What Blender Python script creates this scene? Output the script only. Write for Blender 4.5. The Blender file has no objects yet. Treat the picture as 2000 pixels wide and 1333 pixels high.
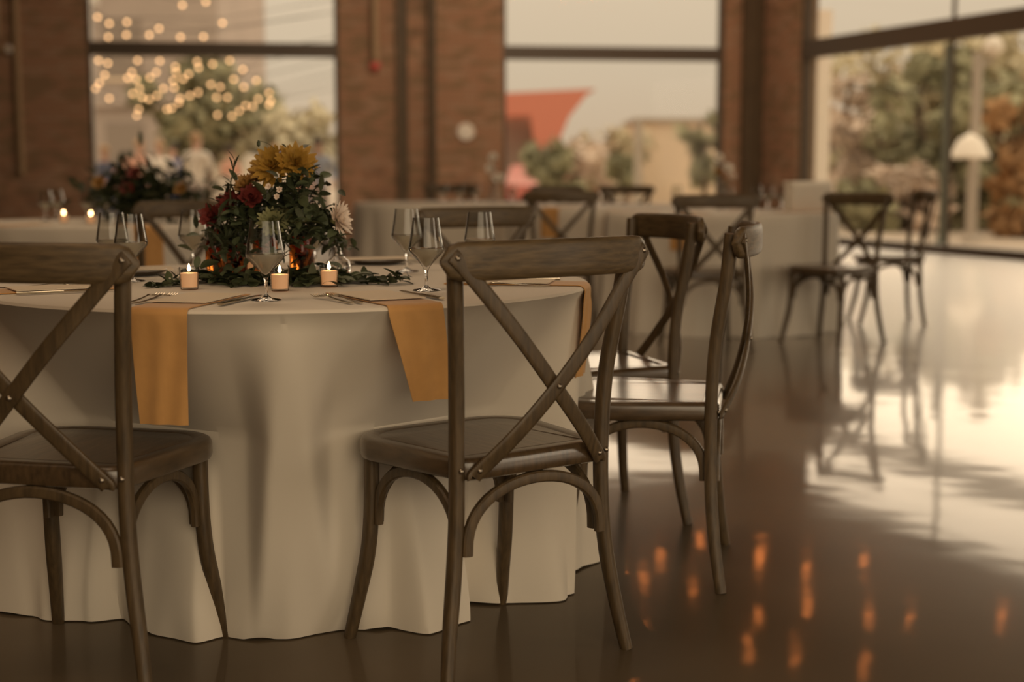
import bpy, bmesh, math, random
from mathutils import Vector, Matrix
rnd = random.Random(7)
C = bpy.context.scene.collection
SC = bpy.context.scene
PI = math.pi

# ------------------------------------------------------------------ camera
CAM_H = 1.006; FPX = 2778.0; HOR = 333.5
PITCH = math.atan((666.5 - HOR) / FPX)
cam = bpy.data.cameras.new('camera'); cam.lens = 50.0; cam.sensor_width = 36.0
cam.clip_end = 500
cam.dof.use_dof = True; cam.dof.focus_distance = 3.05; cam.dof.aperture_fstop = 2.0
camo = bpy.data.objects.new('camera', cam); C.objects.link(camo)
camo.location = (0, 0, CAM_H); camo.rotation_euler = (PI/2 - PITCH, 0, 0)
SC.camera = camo
# ------------------------------------------------------------------ sky, exposure
SKY_H = 0.585
world = bpy.data.worlds.new('evening_sky'); SC.world = world; world.use_nodes = True
nt = world.node_tree; nt.nodes.clear()
wo = nt.nodes.new('ShaderNodeOutputWorld'); bg = nt.nodes.new('ShaderNodeBackground')
tc = nt.nodes.new('ShaderNodeTexCoord'); sx = nt.nodes.new('ShaderNodeSeparateXYZ'); cr = nt.nodes.new('ShaderNodeValToRGB')
nt.links.new(tc.outputs['Generated'], sx.inputs[0]); nt.links.new(sx.outputs['Z'], cr.inputs[0])
cr.color_ramp.elements[0].position = 0.0; cr.color_ramp.elements[0].color = (0.95, 0.70, 0.46, 1)
cr.color_ramp.elements[1].position = 0.07; cr.color_ramp.elements[1].color = (0.95, 0.755, 0.52, 1)
# overcast sky: luminance grows with the sine of the elevation, L = Lh (1 + 2 sin e)
om = nt.nodes.new('ShaderNodeMath'); om.operation = 'MULTIPLY_ADD'; om.inputs[1].default_value = 2.0 * SKY_H; om.inputs[2].default_value = SKY_H
mxx = nt.nodes.new('ShaderNodeMath'); mxx.operation = 'MAXIMUM'; mxx.inputs[1].default_value = 0.0
nt.links.new(sx.outputs['Z'], mxx.inputs[0]); nt.links.new(mxx.outputs[0], om.inputs[0]); nt.links.new(om.outputs[0], bg.inputs['Strength'])
nt.links.new(cr.outputs[0], bg.inputs['Color'])
nt.links.new(bg.outputs[0], wo.inputs['Surface'])
SC.view_settings.view_transform = 'Standard'; SC.view_settings.look = 'None'
SC.view_settings.gamma = 1.0; SC.view_settings.use_curve_mapping = False
SC.view_settings.exposure = 0.0
# low evening sun behind thin cloud, off to the right, and added fill lights out of view
def sun(energy, col, elev, azim, angle):
    l = bpy.data.lights.new('sun', 'SUN'); l.energy = energy; l.color = col; l.angle = math.radians(angle)
    o = bpy.data.objects.new('sun', l); C.objects.link(o); e, a = math.radians(elev), math.radians(azim)
    d = Vector((math.sin(a)*math.cos(e), math.cos(a)*math.cos(e), math.sin(e))); o.rotation_euler = d.to_track_quat('Z', 'Y').to_euler()
sun(1.35, (1.0, 0.80, 0.56), 14, 18, 40)
def area(name, loc, aim, sx_, sy_, power, col):
    l = bpy.data.lights.new(name, 'AREA'); l.shape = 'RECTANGLE'; l.size = sx_; l.size_y = sy_; l.energy = power; l.color = col
    o = bpy.data.objects.new(name, l); C.objects.link(o); o.location = loc; o.rotation_euler = (Vector(loc) - Vector(aim)).to_track_quat('Z', 'Y').to_euler()
area('overhead_fill', (-1.8, 1.8, 5.3), (-1.2, 2.5, 0), 3, 3, 75, (1.0, 0.68, 0.42))  # added overhead fill without a fixture, lifts the near table
area('overhead_fill', (-1.0, 8.0, 5.3), (-1.0, 8.0, 0), 3, 3, 90, (1.0, 0.74, 0.48))  # second added overhead fill, for the middle of the hall
area('side_fill', (11.5, 1.5, 2.2), (-1, 3.5, .8), 7, 3.2, 335, (1.0, 0.82, 0.60))  # added area light outside the glazing, strengthens light from the right
area('wall_fill', (0.8, 14.5, 5.1), (1.0, 20.3, 1.6), 4, .8, 215, (1.0, 0.74, 0.50))  # added fill aimed at the back wall to brighten the brick
area('rear_fill', (0.6, -3.7, 2.3), (-.6, 4, .7), 8, 3.2, 235, (1.0, 0.80, 0.54))  # added fill behind the camera, lifts surfaces that face it
SC.cycles.use_denoising = True
SC.cycles.max_bounces = 8; SC.cycles.transparent_max_bounces = 16
SC.cycles.sample_clamp_indirect = 4.0
SC.cycles.caustics_reflective = False; SC.cycles.caustics_refractive = False

# turn a pixel of the 2000x1333 frame into a point at height z / at distance Y
def ray(u, v):
    c, s = math.cos(PITCH), math.sin(PITCH)
    x = (u - 1000) / FPX; y = -(v - 666.5) / FPX
    return (x, c + y*s, -s + y*c)
def P(u, v, z=0.0):
    d = ray(u, v); t = (z - CAM_H) / d[2]
    return Vector((d[0]*t, d[1]*t, z))
def PY(u, v, Y):
    d = ray(u, v); t = Y / d[1]
    return Vector((d[0]*t, Y, CAM_H + d[2]*t))

# ------------------------------------------------------------------ materials
def mat(name, col, rough=0.6, metal=0.0, var=0.0, scale=20.0, stretch=(1, 1, 1), bump=0.0, coat=0.0, coat_r=0.2,
        emit=None, es=0.0, trans=0.0, ior=1.45, spec=0.5, sheen=0.0):
    m = bpy.data.materials.new(name); m.use_nodes = True
    n = m.node_tree; b = n.nodes['Principled BSDF']
    b.inputs['Base Color'].default_value = (*col, 1); b.inputs['Roughness'].default_value = rough
    b.inputs['Metallic'].default_value = metal; b.inputs['Specular IOR Level'].default_value = spec
    b.inputs['IOR'].default_value = ior
    b.inputs['Coat Weight'].default_value = coat; b.inputs['Coat Roughness'].default_value = coat_r
    b.inputs['Transmission Weight'].default_value = trans
    b.inputs['Sheen Weight'].default_value = sheen
    if emit: b.inputs['Emission Color'].default_value = (*emit, 1); b.inputs['Emission Strength'].default_value = es
    if var or bump:
        t = n.nodes.new('ShaderNodeTexCoord'); mp = n.nodes.new('ShaderNodeMapping'); no = n.nodes.new('ShaderNodeTexNoise')
        mp.inputs['Scale'].default_value = stretch; no.inputs['Scale'].default_value = scale; no.inputs['Detail'].default_value = 5
        n.links.new(t.outputs['Object'], mp.inputs[0]); n.links.new(mp.outputs[0], no.inputs['Vector'])
        if var:
            mr = n.nodes.new('ShaderNodeMapRange'); mr.inputs[1].default_value = 0.3; mr.inputs[2].default_value = 0.7
            mr.inputs[3].default_value = 1 - var; mr.inputs[4].default_value = 1 + var
            mx = n.nodes.new('ShaderNodeVectorMath'); mx.operation = 'SCALE'; mx.inputs[0].default_value = col
            n.links.new(no.outputs['Fac'], mr.inputs[0]); n.links.new(mr.outputs[0], mx.inputs['Scale'])
            n.links.new(mx.outputs[0], b.inputs['Base Color'])
        if bump:
            bp = n.nodes.new('ShaderNodeBump'); bp.inputs['Strength'].default_value = bump; bp.inputs['Distance'].default_value = 0.01
            n.links.new(no.outputs['Fac'], bp.inputs['Height']); n.links.new(bp.outputs[0], b.inputs['Normal'])
    return m
M = {}
M['wood'] = mat('worn_oak', (0.084, 0.054, 0.025), 0.5, var=0.35, scale=14, stretch=(8, 8, 1.2), bump=0.10, coat=0.15, coat_r=0.35)
M['wood_rail'] = mat('worn_oak_rail', (0.100, 0.065, 0.030), 0.5, var=0.40, scale=10, stretch=(1.5, 9, 14), bump=0.12, coat=0.15, coat_r=0.35)
M['wood_seat'] = mat('worn_oak_seat', (0.075, 0.046, 0.022), 0.35, var=0.35, scale=8, stretch=(12, 1.5, 6), bump=0.06, coat=0.8, coat_r=0.22)
M['screw'] = mat('screw_steel', (0.35, 0.3, 0.24), 0.35, metal=1.0)
M['linen'] = mat('cream_linen', (0.74, 0.66, 0.55), 0.7, var=0.03, scale=3, bump=0.0, sheen=0.1)
M['linen_far'] = mat('cream_linen_far', (0.70, 0.63, 0.53), 0.7, sheen=0.1)
M['napkin'] = mat('ochre_cotton', (0.58, 0.305, 0.10), 0.8, var=0.05, scale=30, sheen=0.2)
M['paper'] = mat('cream_card', (0.80, 0.68, 0.52), 0.7)
M['plate'] = mat('charcoal_stoneware', (0.09, 0.065, 0.04), 0.35)
M['silver'] = mat('silver_plate', (0.62, 0.55, 0.42), 0.16, metal=1.0)
M['glass'] = mat('clear_glass', (1, 1, 1), 0.0, trans=1.0, ior=1.45)
M['amber'] = mat('amber_glass', (0.45, 0.13, 0.02), 0.03, trans=1.0, ior=1.45)
M['wine'] = mat('pale_wine', (0.97, 0.92, 0.80), 0.15, trans=0.5, ior=1.33)
M['wax'] = mat('ivory_wax', (0.85, 0.62, 0.45), 0.5, emit=(1.0, 0.40, 0.14), es=0.30)  # candlelight glow in the wax is put in as emission
M['flame'] = mat('candle_flame', (1, .7, .4), 0.5, emit=(1.0, 0.60, 0.26), es=32)
M['wick'] = mat('wick', (0.03, 0.02, 0.015), 0.9)
M['leaf'] = mat('dark_leaf', (0.040, 0.049, 0.022), 0.55, var=0.4, scale=30)
M['leaf_b'] = mat('sage_leaf', (0.085, 0.105, 0.052), 0.55, var=0.3, scale=30)
M['stem'] = mat('green_stem', (0.06, 0.07, 0.03), 0.6)
M['yellow'] = mat('golden_petal', (0.40, 0.225, 0.035), 0.6, var=0.25, scale=40)
M['ochre'] = mat('ochre_petal', (0.36, 0.19, 0.05), 0.6, var=0.25, scale=40)
M['red'] = mat('crimson_petal', (0.17, 0.028, 0.022), 0.6, var=0.3, scale=40)
M['pink'] = mat('blush_petal', (0.80, 0.68, 0.58), 0.6, var=0.1, scale=40)
M['pale_green'] = mat('pale_green_petal', (0.26, 0.26, 0.12), 0.6, var=0.25, scale=40)
M['lilac'] = mat('lilac_petal', (0.5, 0.45, 0.55), 0.6)
M['white'] = mat('white_petal', (0.82, 0.76, 0.68), 0.6)
M['brick'] = mat('red_brick', (0.40, 0.225, 0.138), 0.85, var=0.30, scale=5, bump=0.15)
M['brick_b'] = mat('brown_brick', (0.30, 0.19, 0.11), 0.85, var=0.30, scale=5, bump=0.15)
M['brick_c'] = mat('pale_brick', (0.42, 0.26, 0.17), 0.85, var=0.30, scale=5, bump=0.15)
M['mortar'] = mat('brown_mortar', (0.24, 0.17, 0.11), 0.95, var=0.2, scale=15)
M['frame'] = mat('bronze_window_frame', (0.085, 0.062, 0.042), 0.45)
M['steel'] = mat('brown_steel', (0.105, 0.070, 0.036), 0.6, var=0.15, scale=4)
M['dark_wall'] = mat('dark_wall', (0.20, 0.12, 0.07), 0.9)
M['ceiling'] = mat('dark_ceiling', (0.20, 0.14, 0.09), 0.9)
M['conduit'] = mat('galvanised_conduit', (0.38, 0.26, 0.15), 0.5)
M['alarm'] = mat('red_enamel', (0.50, 0.06, 0.04), 0.4)
M['white_paint'] = mat('white_paint', (0.88, 0.82, 0.72), 0.5)
M['cable'] = mat('black_cable', (0.03, 0.025, 0.02), 0.6)
M['bulb'] = mat('orange_bulb', (1, .5, .2), 0.4, emit=(1.0, 0.26, 0.055), es=30)
M['bulb_warm'] = mat('warm_bulb', (1, .8, .5), 0.4, emit=(1.0, 0.54, 0.24), es=3.6)
M['skin'] = mat('skin', (0.55, 0.34, 0.25), 0.6)
M['hair_dark'] = mat('dark_hair', (0.05, 0.035, 0.025), 0.7)
M['hair_fair'] = mat('fair_hair', (0.45, 0.30, 0.18), 0.7)
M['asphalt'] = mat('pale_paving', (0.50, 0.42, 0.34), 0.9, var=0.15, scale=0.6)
M['tree'] = mat('hazy_green_foliage', (0.33, 0.32, 0.20), 0.8, var=0.35, scale=0.8)  # outdoor haze is painted into the pale green, olive and pink foliage colours
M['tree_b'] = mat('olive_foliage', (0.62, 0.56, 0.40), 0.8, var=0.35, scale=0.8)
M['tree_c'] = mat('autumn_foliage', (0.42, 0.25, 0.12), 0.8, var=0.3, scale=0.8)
M['tree_d'] = mat('hazy_pink_foliage', (0.68, 0.56, 0.46), 0.8, var=0.3, scale=0.8)
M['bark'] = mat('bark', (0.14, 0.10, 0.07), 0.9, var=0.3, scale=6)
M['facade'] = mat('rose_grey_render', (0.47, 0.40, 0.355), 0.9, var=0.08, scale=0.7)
M['facade_dark'] = mat('dark_glazing', (0.32, 0.27, 0.23), 0.2)
M['canopy_red'] = mat('red_awning', (0.70, 0.26, 0.18), 0.7)
M['car_red'] = mat('car_red', (0.55, 0.16, 0.13), 0.3, coat=1)
M['tyre'] = mat('tyre', (0.03, 0.03, 0.03), 0.8)
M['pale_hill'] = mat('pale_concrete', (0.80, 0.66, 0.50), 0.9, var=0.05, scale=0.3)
M['pole_green'] = mat('dark_green_paint', (0.10, 0.11, 0.085), 0.5)
M['pole_grey'] = mat('grey_paint', (0.45, 0.40, 0.34), 0.6)
def cloth_col(name, c): M[name] = mat(name, c, 0.8); return M[name]
cloth_col('white_shirt', (0.85, 0.80, 0.72)); cloth_col('blue_shirt', (0.36, 0.41, 0.52)); cloth_col('navy', (0.13, 0.15, 0.23))
cloth_col('peach', (0.72, 0.42, 0.32)); cloth_col('trousers', (0.35, 0.30, 0.28)); cloth_col('royal_blue', (0.07, 0.10, 0.26))

# thin window glass: mostly see-through, mirrors more at a slant
def pane_mat():
    m = bpy.data.materials.new('window_glass'); m.use_nodes = True; n = m.node_tree; n.nodes.clear()
    o = n.nodes.new('ShaderNodeOutputMaterial'); mx = n.nodes.new('ShaderNodeMixShader'); t = n.nodes.new('ShaderNodeBsdfTransparent')
    g = n.nodes.new('ShaderNodeBsdfGlossy'); f = n.nodes.new('ShaderNodeFresnel'); f.inputs[0].default_value = 1.15
    t.inputs[0].default_value = (0.99, 0.99, 0.99, 1); g.inputs['Roughness'].default_value = 0.02
    n.links.new(f.outputs[0], mx.inputs[0]); n.links.new(t.outputs[0], mx.inputs[1]); n.links.new(g.outputs[0], mx.inputs[2])
    n.links.new(mx.outputs[0], o.inputs[0]); return m
M['pane'] = pane_mat()
# sealed, polished concrete: brown slab under a gloss that grows steeply towards a grazing view
def floor_mat():
    m = bpy.data.materials.new('polished_concrete'); m.use_nodes = True; n = m.node_tree; n.nodes.clear()
    L = n.links.new
    o = n.nodes.new('ShaderNodeOutputMaterial'); mx = n.nodes.new('ShaderNodeMixShader'); d = n.nodes.new('ShaderNodeBsdfDiffuse')
    g = n.nodes.new('ShaderNodeBsdfGlossy'); lw = n.nodes.new('ShaderNodeLayerWeight'); lw.inputs['Blend'].default_value = 0.5
    r = n.nodes.new('ShaderNodeValToRGB'); cr = r.color_ramp; cr.interpolation = 'B_SPLINE'
    cr.elements[0].position = 0.0; cr.elements[0].color = (.04,)*3 + (1,)
    cr.elements[1].position = 1.0; cr.elements[1].color = (1,)*3 + (1,)
    for p, c in ((0.60, .05), (0.68, .10), (0.74, .20), (0.80, .36), (0.88, .60)):
        e = cr.elements.new(p); e.color = (c, c, c, 1)
    L(lw.outputs['Facing'], r.inputs[0])
    t = n.nodes.new('ShaderNodeTexCoord'); no = n.nodes.new('ShaderNodeTexNoise'); no.inputs['Scale'].default_value = 1.3; no.inputs['Detail'].default_value = 6
    L(t.outputs['Object'], no.inputs['Vector'])
    c2 = n.nodes.new('ShaderNodeValToRGB'); c2.color_ramp.elements[0].position = .3; c2.color_ramp.elements[0].color = (.092, .068, .042, 1)
    c2.color_ramp.elements[1].position = .7; c2.color_ramp.elements[1].color = (.128, .095, .060, 1)
    L(no.outputs['Fac'], c2.inputs[0]); L(c2.outputs[0], d.inputs['Color'])
    n2 = n.nodes.new('ShaderNodeTexNoise'); n2.inputs['Scale'].default_value = 3.0; n2.inputs['Detail'].default_value = 8
    L(t.outputs['Object'], n2.inputs['Vector'])
    mr = n.nodes.new('ShaderNodeMapRange'); mr.inputs[3].default_value = .045; mr.inputs[4].default_value = .075
    L(n2.outputs['Fac'], mr.inputs[0]); L(mr.outputs[0], g.inputs['Roughness']); g.inputs['Color'].default_value = (.98, .96, .94, 1)
    n3 = n.nodes.new('ShaderNodeTexNoise'); n3.inputs['Scale'].default_value = 2.2; n3.inputs['Detail'].default_value = 2
    L(t.outputs['Object'], n3.inputs['Vector'])
    bp = n.nodes.new('ShaderNodeBump'); bp.inputs['Strength'].default_value = 0.10; bp.inputs['Distance'].default_value = 0.02
    L(n3.outputs['Fac'], bp.inputs['Height']); L(bp.outputs[0], g.inputs['Normal'])
    gb = n.nodes.new('ShaderNodeBsdfGlossy'); gb.inputs['Roughness'].default_value = .32; gb.inputs['Color'].default_value = (.98, .96, .94, 1)
    gm = n.nodes.new('ShaderNodeMixShader'); gm.inputs[0].default_value = .52; L(g.outputs[0], gm.inputs[1]); L(gb.outputs[0], gm.inputs[2])
    L(r.outputs[0], mx.inputs[0]); L(d.outputs[0], mx.inputs[1]); L(gm.outputs[0], mx.inputs[2]); L(mx.outputs[0], o.inputs[0])
    return m
M['floor'] = floor_mat()
def thin_mat():
    m = bpy.data.materials.new('thin_clear_glass'); m.use_nodes = True; n = m.node_tree; n.nodes.clear(); L = n.links.new
    o = n.nodes.new('ShaderNodeOutputMaterial'); mx = n.nodes.new('ShaderNodeMixShader'); t = n.nodes.new('ShaderNodeBsdfTransparent'); g = n.nodes.new('ShaderNodeBsdfGlossy')
    lw = n.nodes.new('ShaderNodeLayerWeight'); lw.inputs['Blend'].default_value = .12; r = n.nodes.new('ShaderNodeMapRange'); r.inputs[3].default_value = .02; r.inputs[4].default_value = .75
    t.inputs[0].default_value = (.93, .93, .92, 1); g.inputs['Roughness'].default_value = .03
    L(lw.outputs['Fresnel'], r.inputs[0]); L(r.outputs[0], mx.inputs[0]); L(t.outputs[0], mx.inputs[1]); L(g.outputs[0], mx.inputs[2]); L(mx.outputs[0], o.inputs[0]); return m
M['thin'] = thin_mat()
def wine_mat():
    m = bpy.data.materials.new('frosty_pale_wine'); m.use_nodes = True; n = m.node_tree; n.nodes.clear(); L = n.links.new
    o = n.nodes.new('ShaderNodeOutputMaterial'); t = n.nodes.new('ShaderNodeBsdfTransparent'); d = n.nodes.new('ShaderNodeBsdfDiffuse'); tl = n.nodes.new('ShaderNodeBsdfTranslucent'); g = n.nodes.new('ShaderNodeBsdfGlossy')
    a = n.nodes.new('ShaderNodeMixShader'); b = n.nodes.new('ShaderNodeMixShader'); c = n.nodes.new('ShaderNodeMixShader'); f = n.nodes.new('ShaderNodeFresnel'); f.inputs[0].default_value = 1.33
    no = n.nodes.new('ShaderNodeTexNoise'); no.inputs['Scale'].default_value = 60; tcx = n.nodes.new('ShaderNodeTexCoord'); L(tcx.outputs['Object'], no.inputs['Vector'])
    for x in (d, tl): x.inputs[0].default_value = (.92, .86, .74, 1)
    t.inputs[0].default_value = (.95, .90, .78, 1); g.inputs['Roughness'].default_value = .05; a.inputs[0].default_value = .6
    b.inputs[0].default_value = .32; L(d.outputs[0], a.inputs[1]); L(tl.outputs[0], a.inputs[2]); L(a.outputs[0], b.inputs[1]); L(t.outputs[0], b.inputs[2])
    L(f.outputs[0], c.inputs[0]); L(b.outputs[0], c.inputs[1]); L(g.outputs[0], c.inputs[2]); L(c.outputs[0], o.inputs[0]); return m
M['wine'] = wine_mat()
def sheer_mat():
    m = bpy.data.materials.new('white_translucent_sheet'); m.use_nodes = True; n = m.node_tree; n.nodes.clear()
    o = n.nodes.new('ShaderNodeOutputMaterial'); mx = n.nodes.new('ShaderNodeMixShader'); t = n.nodes.new('ShaderNodeBsdfTranslucent'); d = n.nodes.new('ShaderNodeBsdfDiffuse')
    t.inputs[0].default_value = (.95, .92, .86, 1); d.inputs[0].default_value = (.95, .92, .86, 1); mx.inputs[0].default_value = .55
    n.links.new(d.outputs[0], mx.inputs[1]); n.links.new(t.outputs[0], mx.inputs[2]); n.links.new(mx.outputs[0], o.inputs[0]); return m
M['sheer'] = sheer_mat()

# ------------------------------------------------------------------ helpers
def finish(bm, name, smooth=True, m=None):
    bmesh.ops.recalc_face_normals(bm, faces=bm.faces)
    if smooth:
        for f in bm.faces: f.smooth = True
    me = bpy.data.meshes.new(name); bm.to_mesh(me); bm.free()
    if m is not None: me.materials.append(M[m] if isinstance(m, str) else m)
    if smooth and hasattr(me, 'set_sharp_from_angle'): me.set_sharp_from_angle(angle=math.radians(38))
    return me
def obj(name, me, parent=None, loc=None, rot=None, sc=None):
    o = bpy.data.objects.new(name, me); C.objects.link(o)
    if parent is not None: o.parent = parent
    if loc is not None: o.location = loc
    if rot is not None: o.rotation_euler = rot
    if sc is not None: o.scale = sc if hasattr(sc, '__len__') else (sc,)*3
    return o
def tag(o, label=None, cat=None, group=None, kind=None):
    if label: o['label'] = label
    if cat: o['category'] = cat
    if group: o['group'] = group
    if kind: o['kind'] = kind
    return o
def empty(name, label, cat, loc=(0, 0, 0), rz=0.0, group=None, kind=None):
    o = bpy.data.objects.new(name, None); C.objects.link(o); o.empty_display_size = .1
    o.location = loc; o.rotation_euler = (0, 0, rz); return tag(o, label, cat, group, kind)
def smooth_path(pts, n=6):
    pts = [Vector(p) for p in pts]; out = []
    for i in range(len(pts)-1):
        p0 = pts[max(i-1, 0)]; p1 = pts[i]; p2 = pts[i+1]; p3 = pts[min(i+2, len(pts)-1)]
        for k in range(n):
            t = k/n; t2 = t*t; t3 = t2*t
            out.append(.5*((2*p1) + (-p0+p2)*t + (2*p0-5*p1+4*p2-p3)*t2 + (-p0+3*p1-3*p2+p3)*t3))
    out.append(pts[-1]); return out
def sweep(bm, pts, w, h, ref=(0, 1, 0), seg=10, power=2.0, scale=None, caps=True):
    """w across (T x ref), h along ref; superellipse section of the given power"""
    ref = Vector(ref); rings = []; n = len(pts)
    for i, p in enumerate(pts):
        T = (pts[min(i+1, n-1)] - pts[max(i-1, 0)]).normalized()
        A = T.cross(ref)
        A = A.normalized() if A.length > 1e-5 else Vector((1, 0, 0))
        B = A.cross(T).normalized(); s = scale(i/(n-1)) if scale else 1.0
        ring = []
        for k in range(seg):
            a = 2*PI*(k+.5)/seg; ca, sa = math.cos(a), math.sin(a); q = 2/power
            x = math.copysign(abs(ca)**q, ca)*w/2*s; y = math.copysign(abs(sa)**q, sa)*h/2*s
            ring.append(bm.verts.new(p + A*x + B*y))
        rings.append(ring)
    for a, b in zip(rings, rings[1:]):
        for k in range(seg): bm.faces.new((a[k], a[(k+1) % seg], b[(k+1) % seg], b[k]))
    if caps: bm.faces.new(rings[0][::-1]); bm.faces.new(rings[-1])
    return bm
def tube(bm, pts, r, seg=8, scale=None):
    d = (pts[-1]-pts[0]).normalized(); ref = (0, 0, 1) if abs(d.z) < .8 else (0, 1, 0)
    return sweep(bm, pts, 2*r, 2*r, ref, seg, 2.0, scale)
def lathe(bm, prof, seg=24, c=(0, 0, 0)):
    rings = []
    for r, z in prof:
        if r < 1e-6: rings.append([bm.verts.new((c[0], c[1], c[2]+z))])
        else: rings.append([bm.verts.new((c[0]+r*math.cos(2*PI*k/seg), c[1]+r*math.sin(2*PI*k/seg), c[2]+z)) for k in range(seg)])
    for a, b in zip(rings, rings[1:]):
        for k in range(seg):
            q = [a[k % len(a)], a[(k+1) % len(a)], b[(k+1) % len(b)], b[k % len(b)]]
            u = []
            for v in q:
                if v not in u: u.append(v)
            if len(u) > 2: bm.faces.new(u)
    return bm
def box(bm, a, b, bevel=0.0):
    r = bmesh.ops.create_cube(bm, size=1); s = [b[i]-a[i] for i in range(3)]; c = [(a[i]+b[i])/2 for i in range(3)]
    for v in r['verts']: v.co = Vector((v.co.x*s[0]+c[0], v.co.y*s[1]+c[1], v.co.z*s[2]+c[2]))
    if bevel: bmesh.ops.bevel(bm, geom=list({e for v in r['verts'] for e in v.link_edges}), offset=bevel, segments=2, affect='EDGES')
    return bm
def wbox(bm, o, d, s0, s1, t0, t1, z0, z1):
    """box along a wall line: o origin, d unit direction, t outward"""
    nrm = Vector((-d.y, d.x, 0)); vs = []
    for z in (z0, z1):
        for s, t in ((s0, t0), (s1, t0), (s1, t1), (s0, t1)):
            p = o + d*s + nrm*t; vs.append(bm.verts.new((p.x, p.y, z)))
    for f in ((0, 3, 2, 1), (4, 5, 6, 7), (0, 1, 5, 4), (1, 2, 6, 5), (2, 3, 7, 6), (3, 0, 4, 7)): bm.faces.new([vs[i] for i in f])
    return bm
BM = bmesh.new

# ------------------------------------------------------------------ room shell
ZT = 2.70                                    # height of the transom bar
a_, b_ = P(420, 95.5, ZT), P(1195, 104, ZT); a_.z = b_.z = 0
DB = (b_ - a_).normalized()                  # back wall runs left to right
r0, r1 = P(1582, 94.3, ZT), P(1998, 35, ZT); r0.z = r1.z = 0
DR = (r1 - r0).normalized()                  # right wall runs from the far corner towards the viewer
def meet(p, d, q, e):
    k = d.x*e.y - d.y*e.x; w = q - p; return p + d*((w.x*e.y - w.y*e.x)/k)
CORNER = meet(a_, DB, r0, DR)
def s_back(u):   # distance along back wall seen at pixel column u (at horizon height)
    d = ray(u, HOR); p = meet(CORNER, DB, Vector((0, 0, 0)), Vector((d[0], d[1], 0))); return (p - CORNER).dot(DB)
def s_right(u):
    d = ray(u, HOR); p = meet(CORNER, DR, Vector((0, 0, 0)), Vector((d[0], d[1], 0))); return (p - CORNER).dot(DR)
WT = 3.62; CEIL = 5.4
# floor
bm = BM(); box(bm, (-14, -4, -0.2), (16, 24, 0))
fl = obj('floor', finish(bm, 'floor', False, 'floor')); fl['kind'] = 'structure'
# trimmed so the slab ends at the glazing
def clip_plane(me, p, n):
    bm = BM(); bm.from_mesh(me)
    bmesh.ops.bisect_plane(bm, geom=bm.verts[:]+bm.edges[:]+bm.faces[:], plane_co=p, plane_no=n, clear_outer=True)
    ed = [e for e in bm.edges if e.is_boundary]
    if ed: bmesh.ops.contextual_create(bm, geom=ed)
    bm.to_mesh(me); bm.free()
NB = Vector((-DB.y, DB.x, 0)); NR = Vector((-DR.y, DR.x, 0))
clip_plane(fl.data, CORNER + NB*.3, NB); clip_plane(fl.data, CORNER + NR*.3, NR)
bm = BM(); box(bm, (-14, -4, CEIL), (16, 24, CEIL+.2))
ce = obj('ceiling', finish(bm, 'ceiling', False, 'ceiling')); ce['kind'] = 'structure'
clip_plane(ce.data, CORNER + NB*.3, NB); clip_plane(ce.data, CORNER + NR*.3, NR)

BR = {k: None for k in ('brick', 'brick_b', 'brick_c')}
def brick_mesh(m, w):
    bm = BM(); box(bm, (-w/2, -.012, -.0285), (w/2, .02, .0285)); return finish(bm, 'brick', False, m)
BRICKS = {}
def brick_pier(root, o, d, s0, s1, z0, z1, t=0.0, budget=300, zv=(1.10, 3.35), flip=1):
    """brick faces over a mortar core, running bond; those in plain view are single parts, the rest one part"""
    nrm = Vector((-d.y, d.x, 0)); ang = math.atan2(d.y, d.x)
    bm = BM(); wbox(bm, o, d, s0, s1, t, t+.30, z0, z1); obj('mortar', finish(bm, 'mortar', False, 'mortar'), root)
    rest = {k: BM() for k in BR}; n = 0; k = 0; z = z0 + .034
    while z < z1 - .02:
        s = s0 - (0.1065 if k % 2 else 0)
        while s < s1 - .02:
            e0 = max(s + .005, s0); e1 = min(s + .208, s1); w = e1 - e0
            if w > .03:
                m = rnd.choices(list(BR), (5, 3, 2))[0]; p = o + d*((e0+e1)/2) + nrm*(t + rnd.uniform(-.003, .003)); p.z = z
                if zv[0] < z < zv[1] and n < budget:
                    key = (m, round(w, 2))
                    if key not in BRICKS: BRICKS[key] = brick_mesh(m, key[1])
                    obj('brick', BRICKS[key], root, p, (0, 0, ang)); n += 1
                else:
                    wbox(rest[m], o, d, e0, e1, t-.012, t+.01, z-.0285, z+.0285)
            s += .213
        z += .0677; k += 1
    for m, bm in rest.items():
        if bm.verts: q = obj('brickwork', finish(bm, 'brickwork', False, m), root); q['kind'] = 'stuff'
        else: bm.free()
def structure(name, label=None, loc=(0, 0, 0)):
    o = bpy.data.objects.new(name, None); C.objects.link(o); o.location = loc; o['kind'] = 'structure'
    if label: o['label'] = label
    return o
SL0, SL1 = s_back(177), s_back(664)      # left window
SC0, SC1 = s_back(982), s_back(1410)     # centre window
SR0 = s_right(1556)                      # right glazing starts
S_LEFT = s_back(0) - 4.2
wl = structure('wall_back_left', 'brown brick pier left of the left-hand window')
brick_pier(wl, CORNER, DB, SL0-1.45, SL0, 0, WT, 0)
wm = structure('wall_back_middle', 'wide red brick pier between the two back windows')
brick_pier(wm, CORNER, DB, SL1, s_back(780), 0, WT, 0, 150)
brick_pier(wm, CORNER, DB, s_back(780), s_back(846), 0, WT, .12, 60)
brick_pier(wm, CORNER, DB, s_back(846), SC0, 0, WT, 0, 180)
wr_ = structure('wall_back_right', 'narrow brick strip right of the centre window')
brick_pier(wr_, CORNER, DB, SC1, 0.0, 0, WT, 0)
wq = structure('wall_right_corner', 'brick pier at the corner beside the right-hand glazing')
brick_pier(wq, CORNER, DR, 0.0, SR0, 0, WT, 0)
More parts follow.
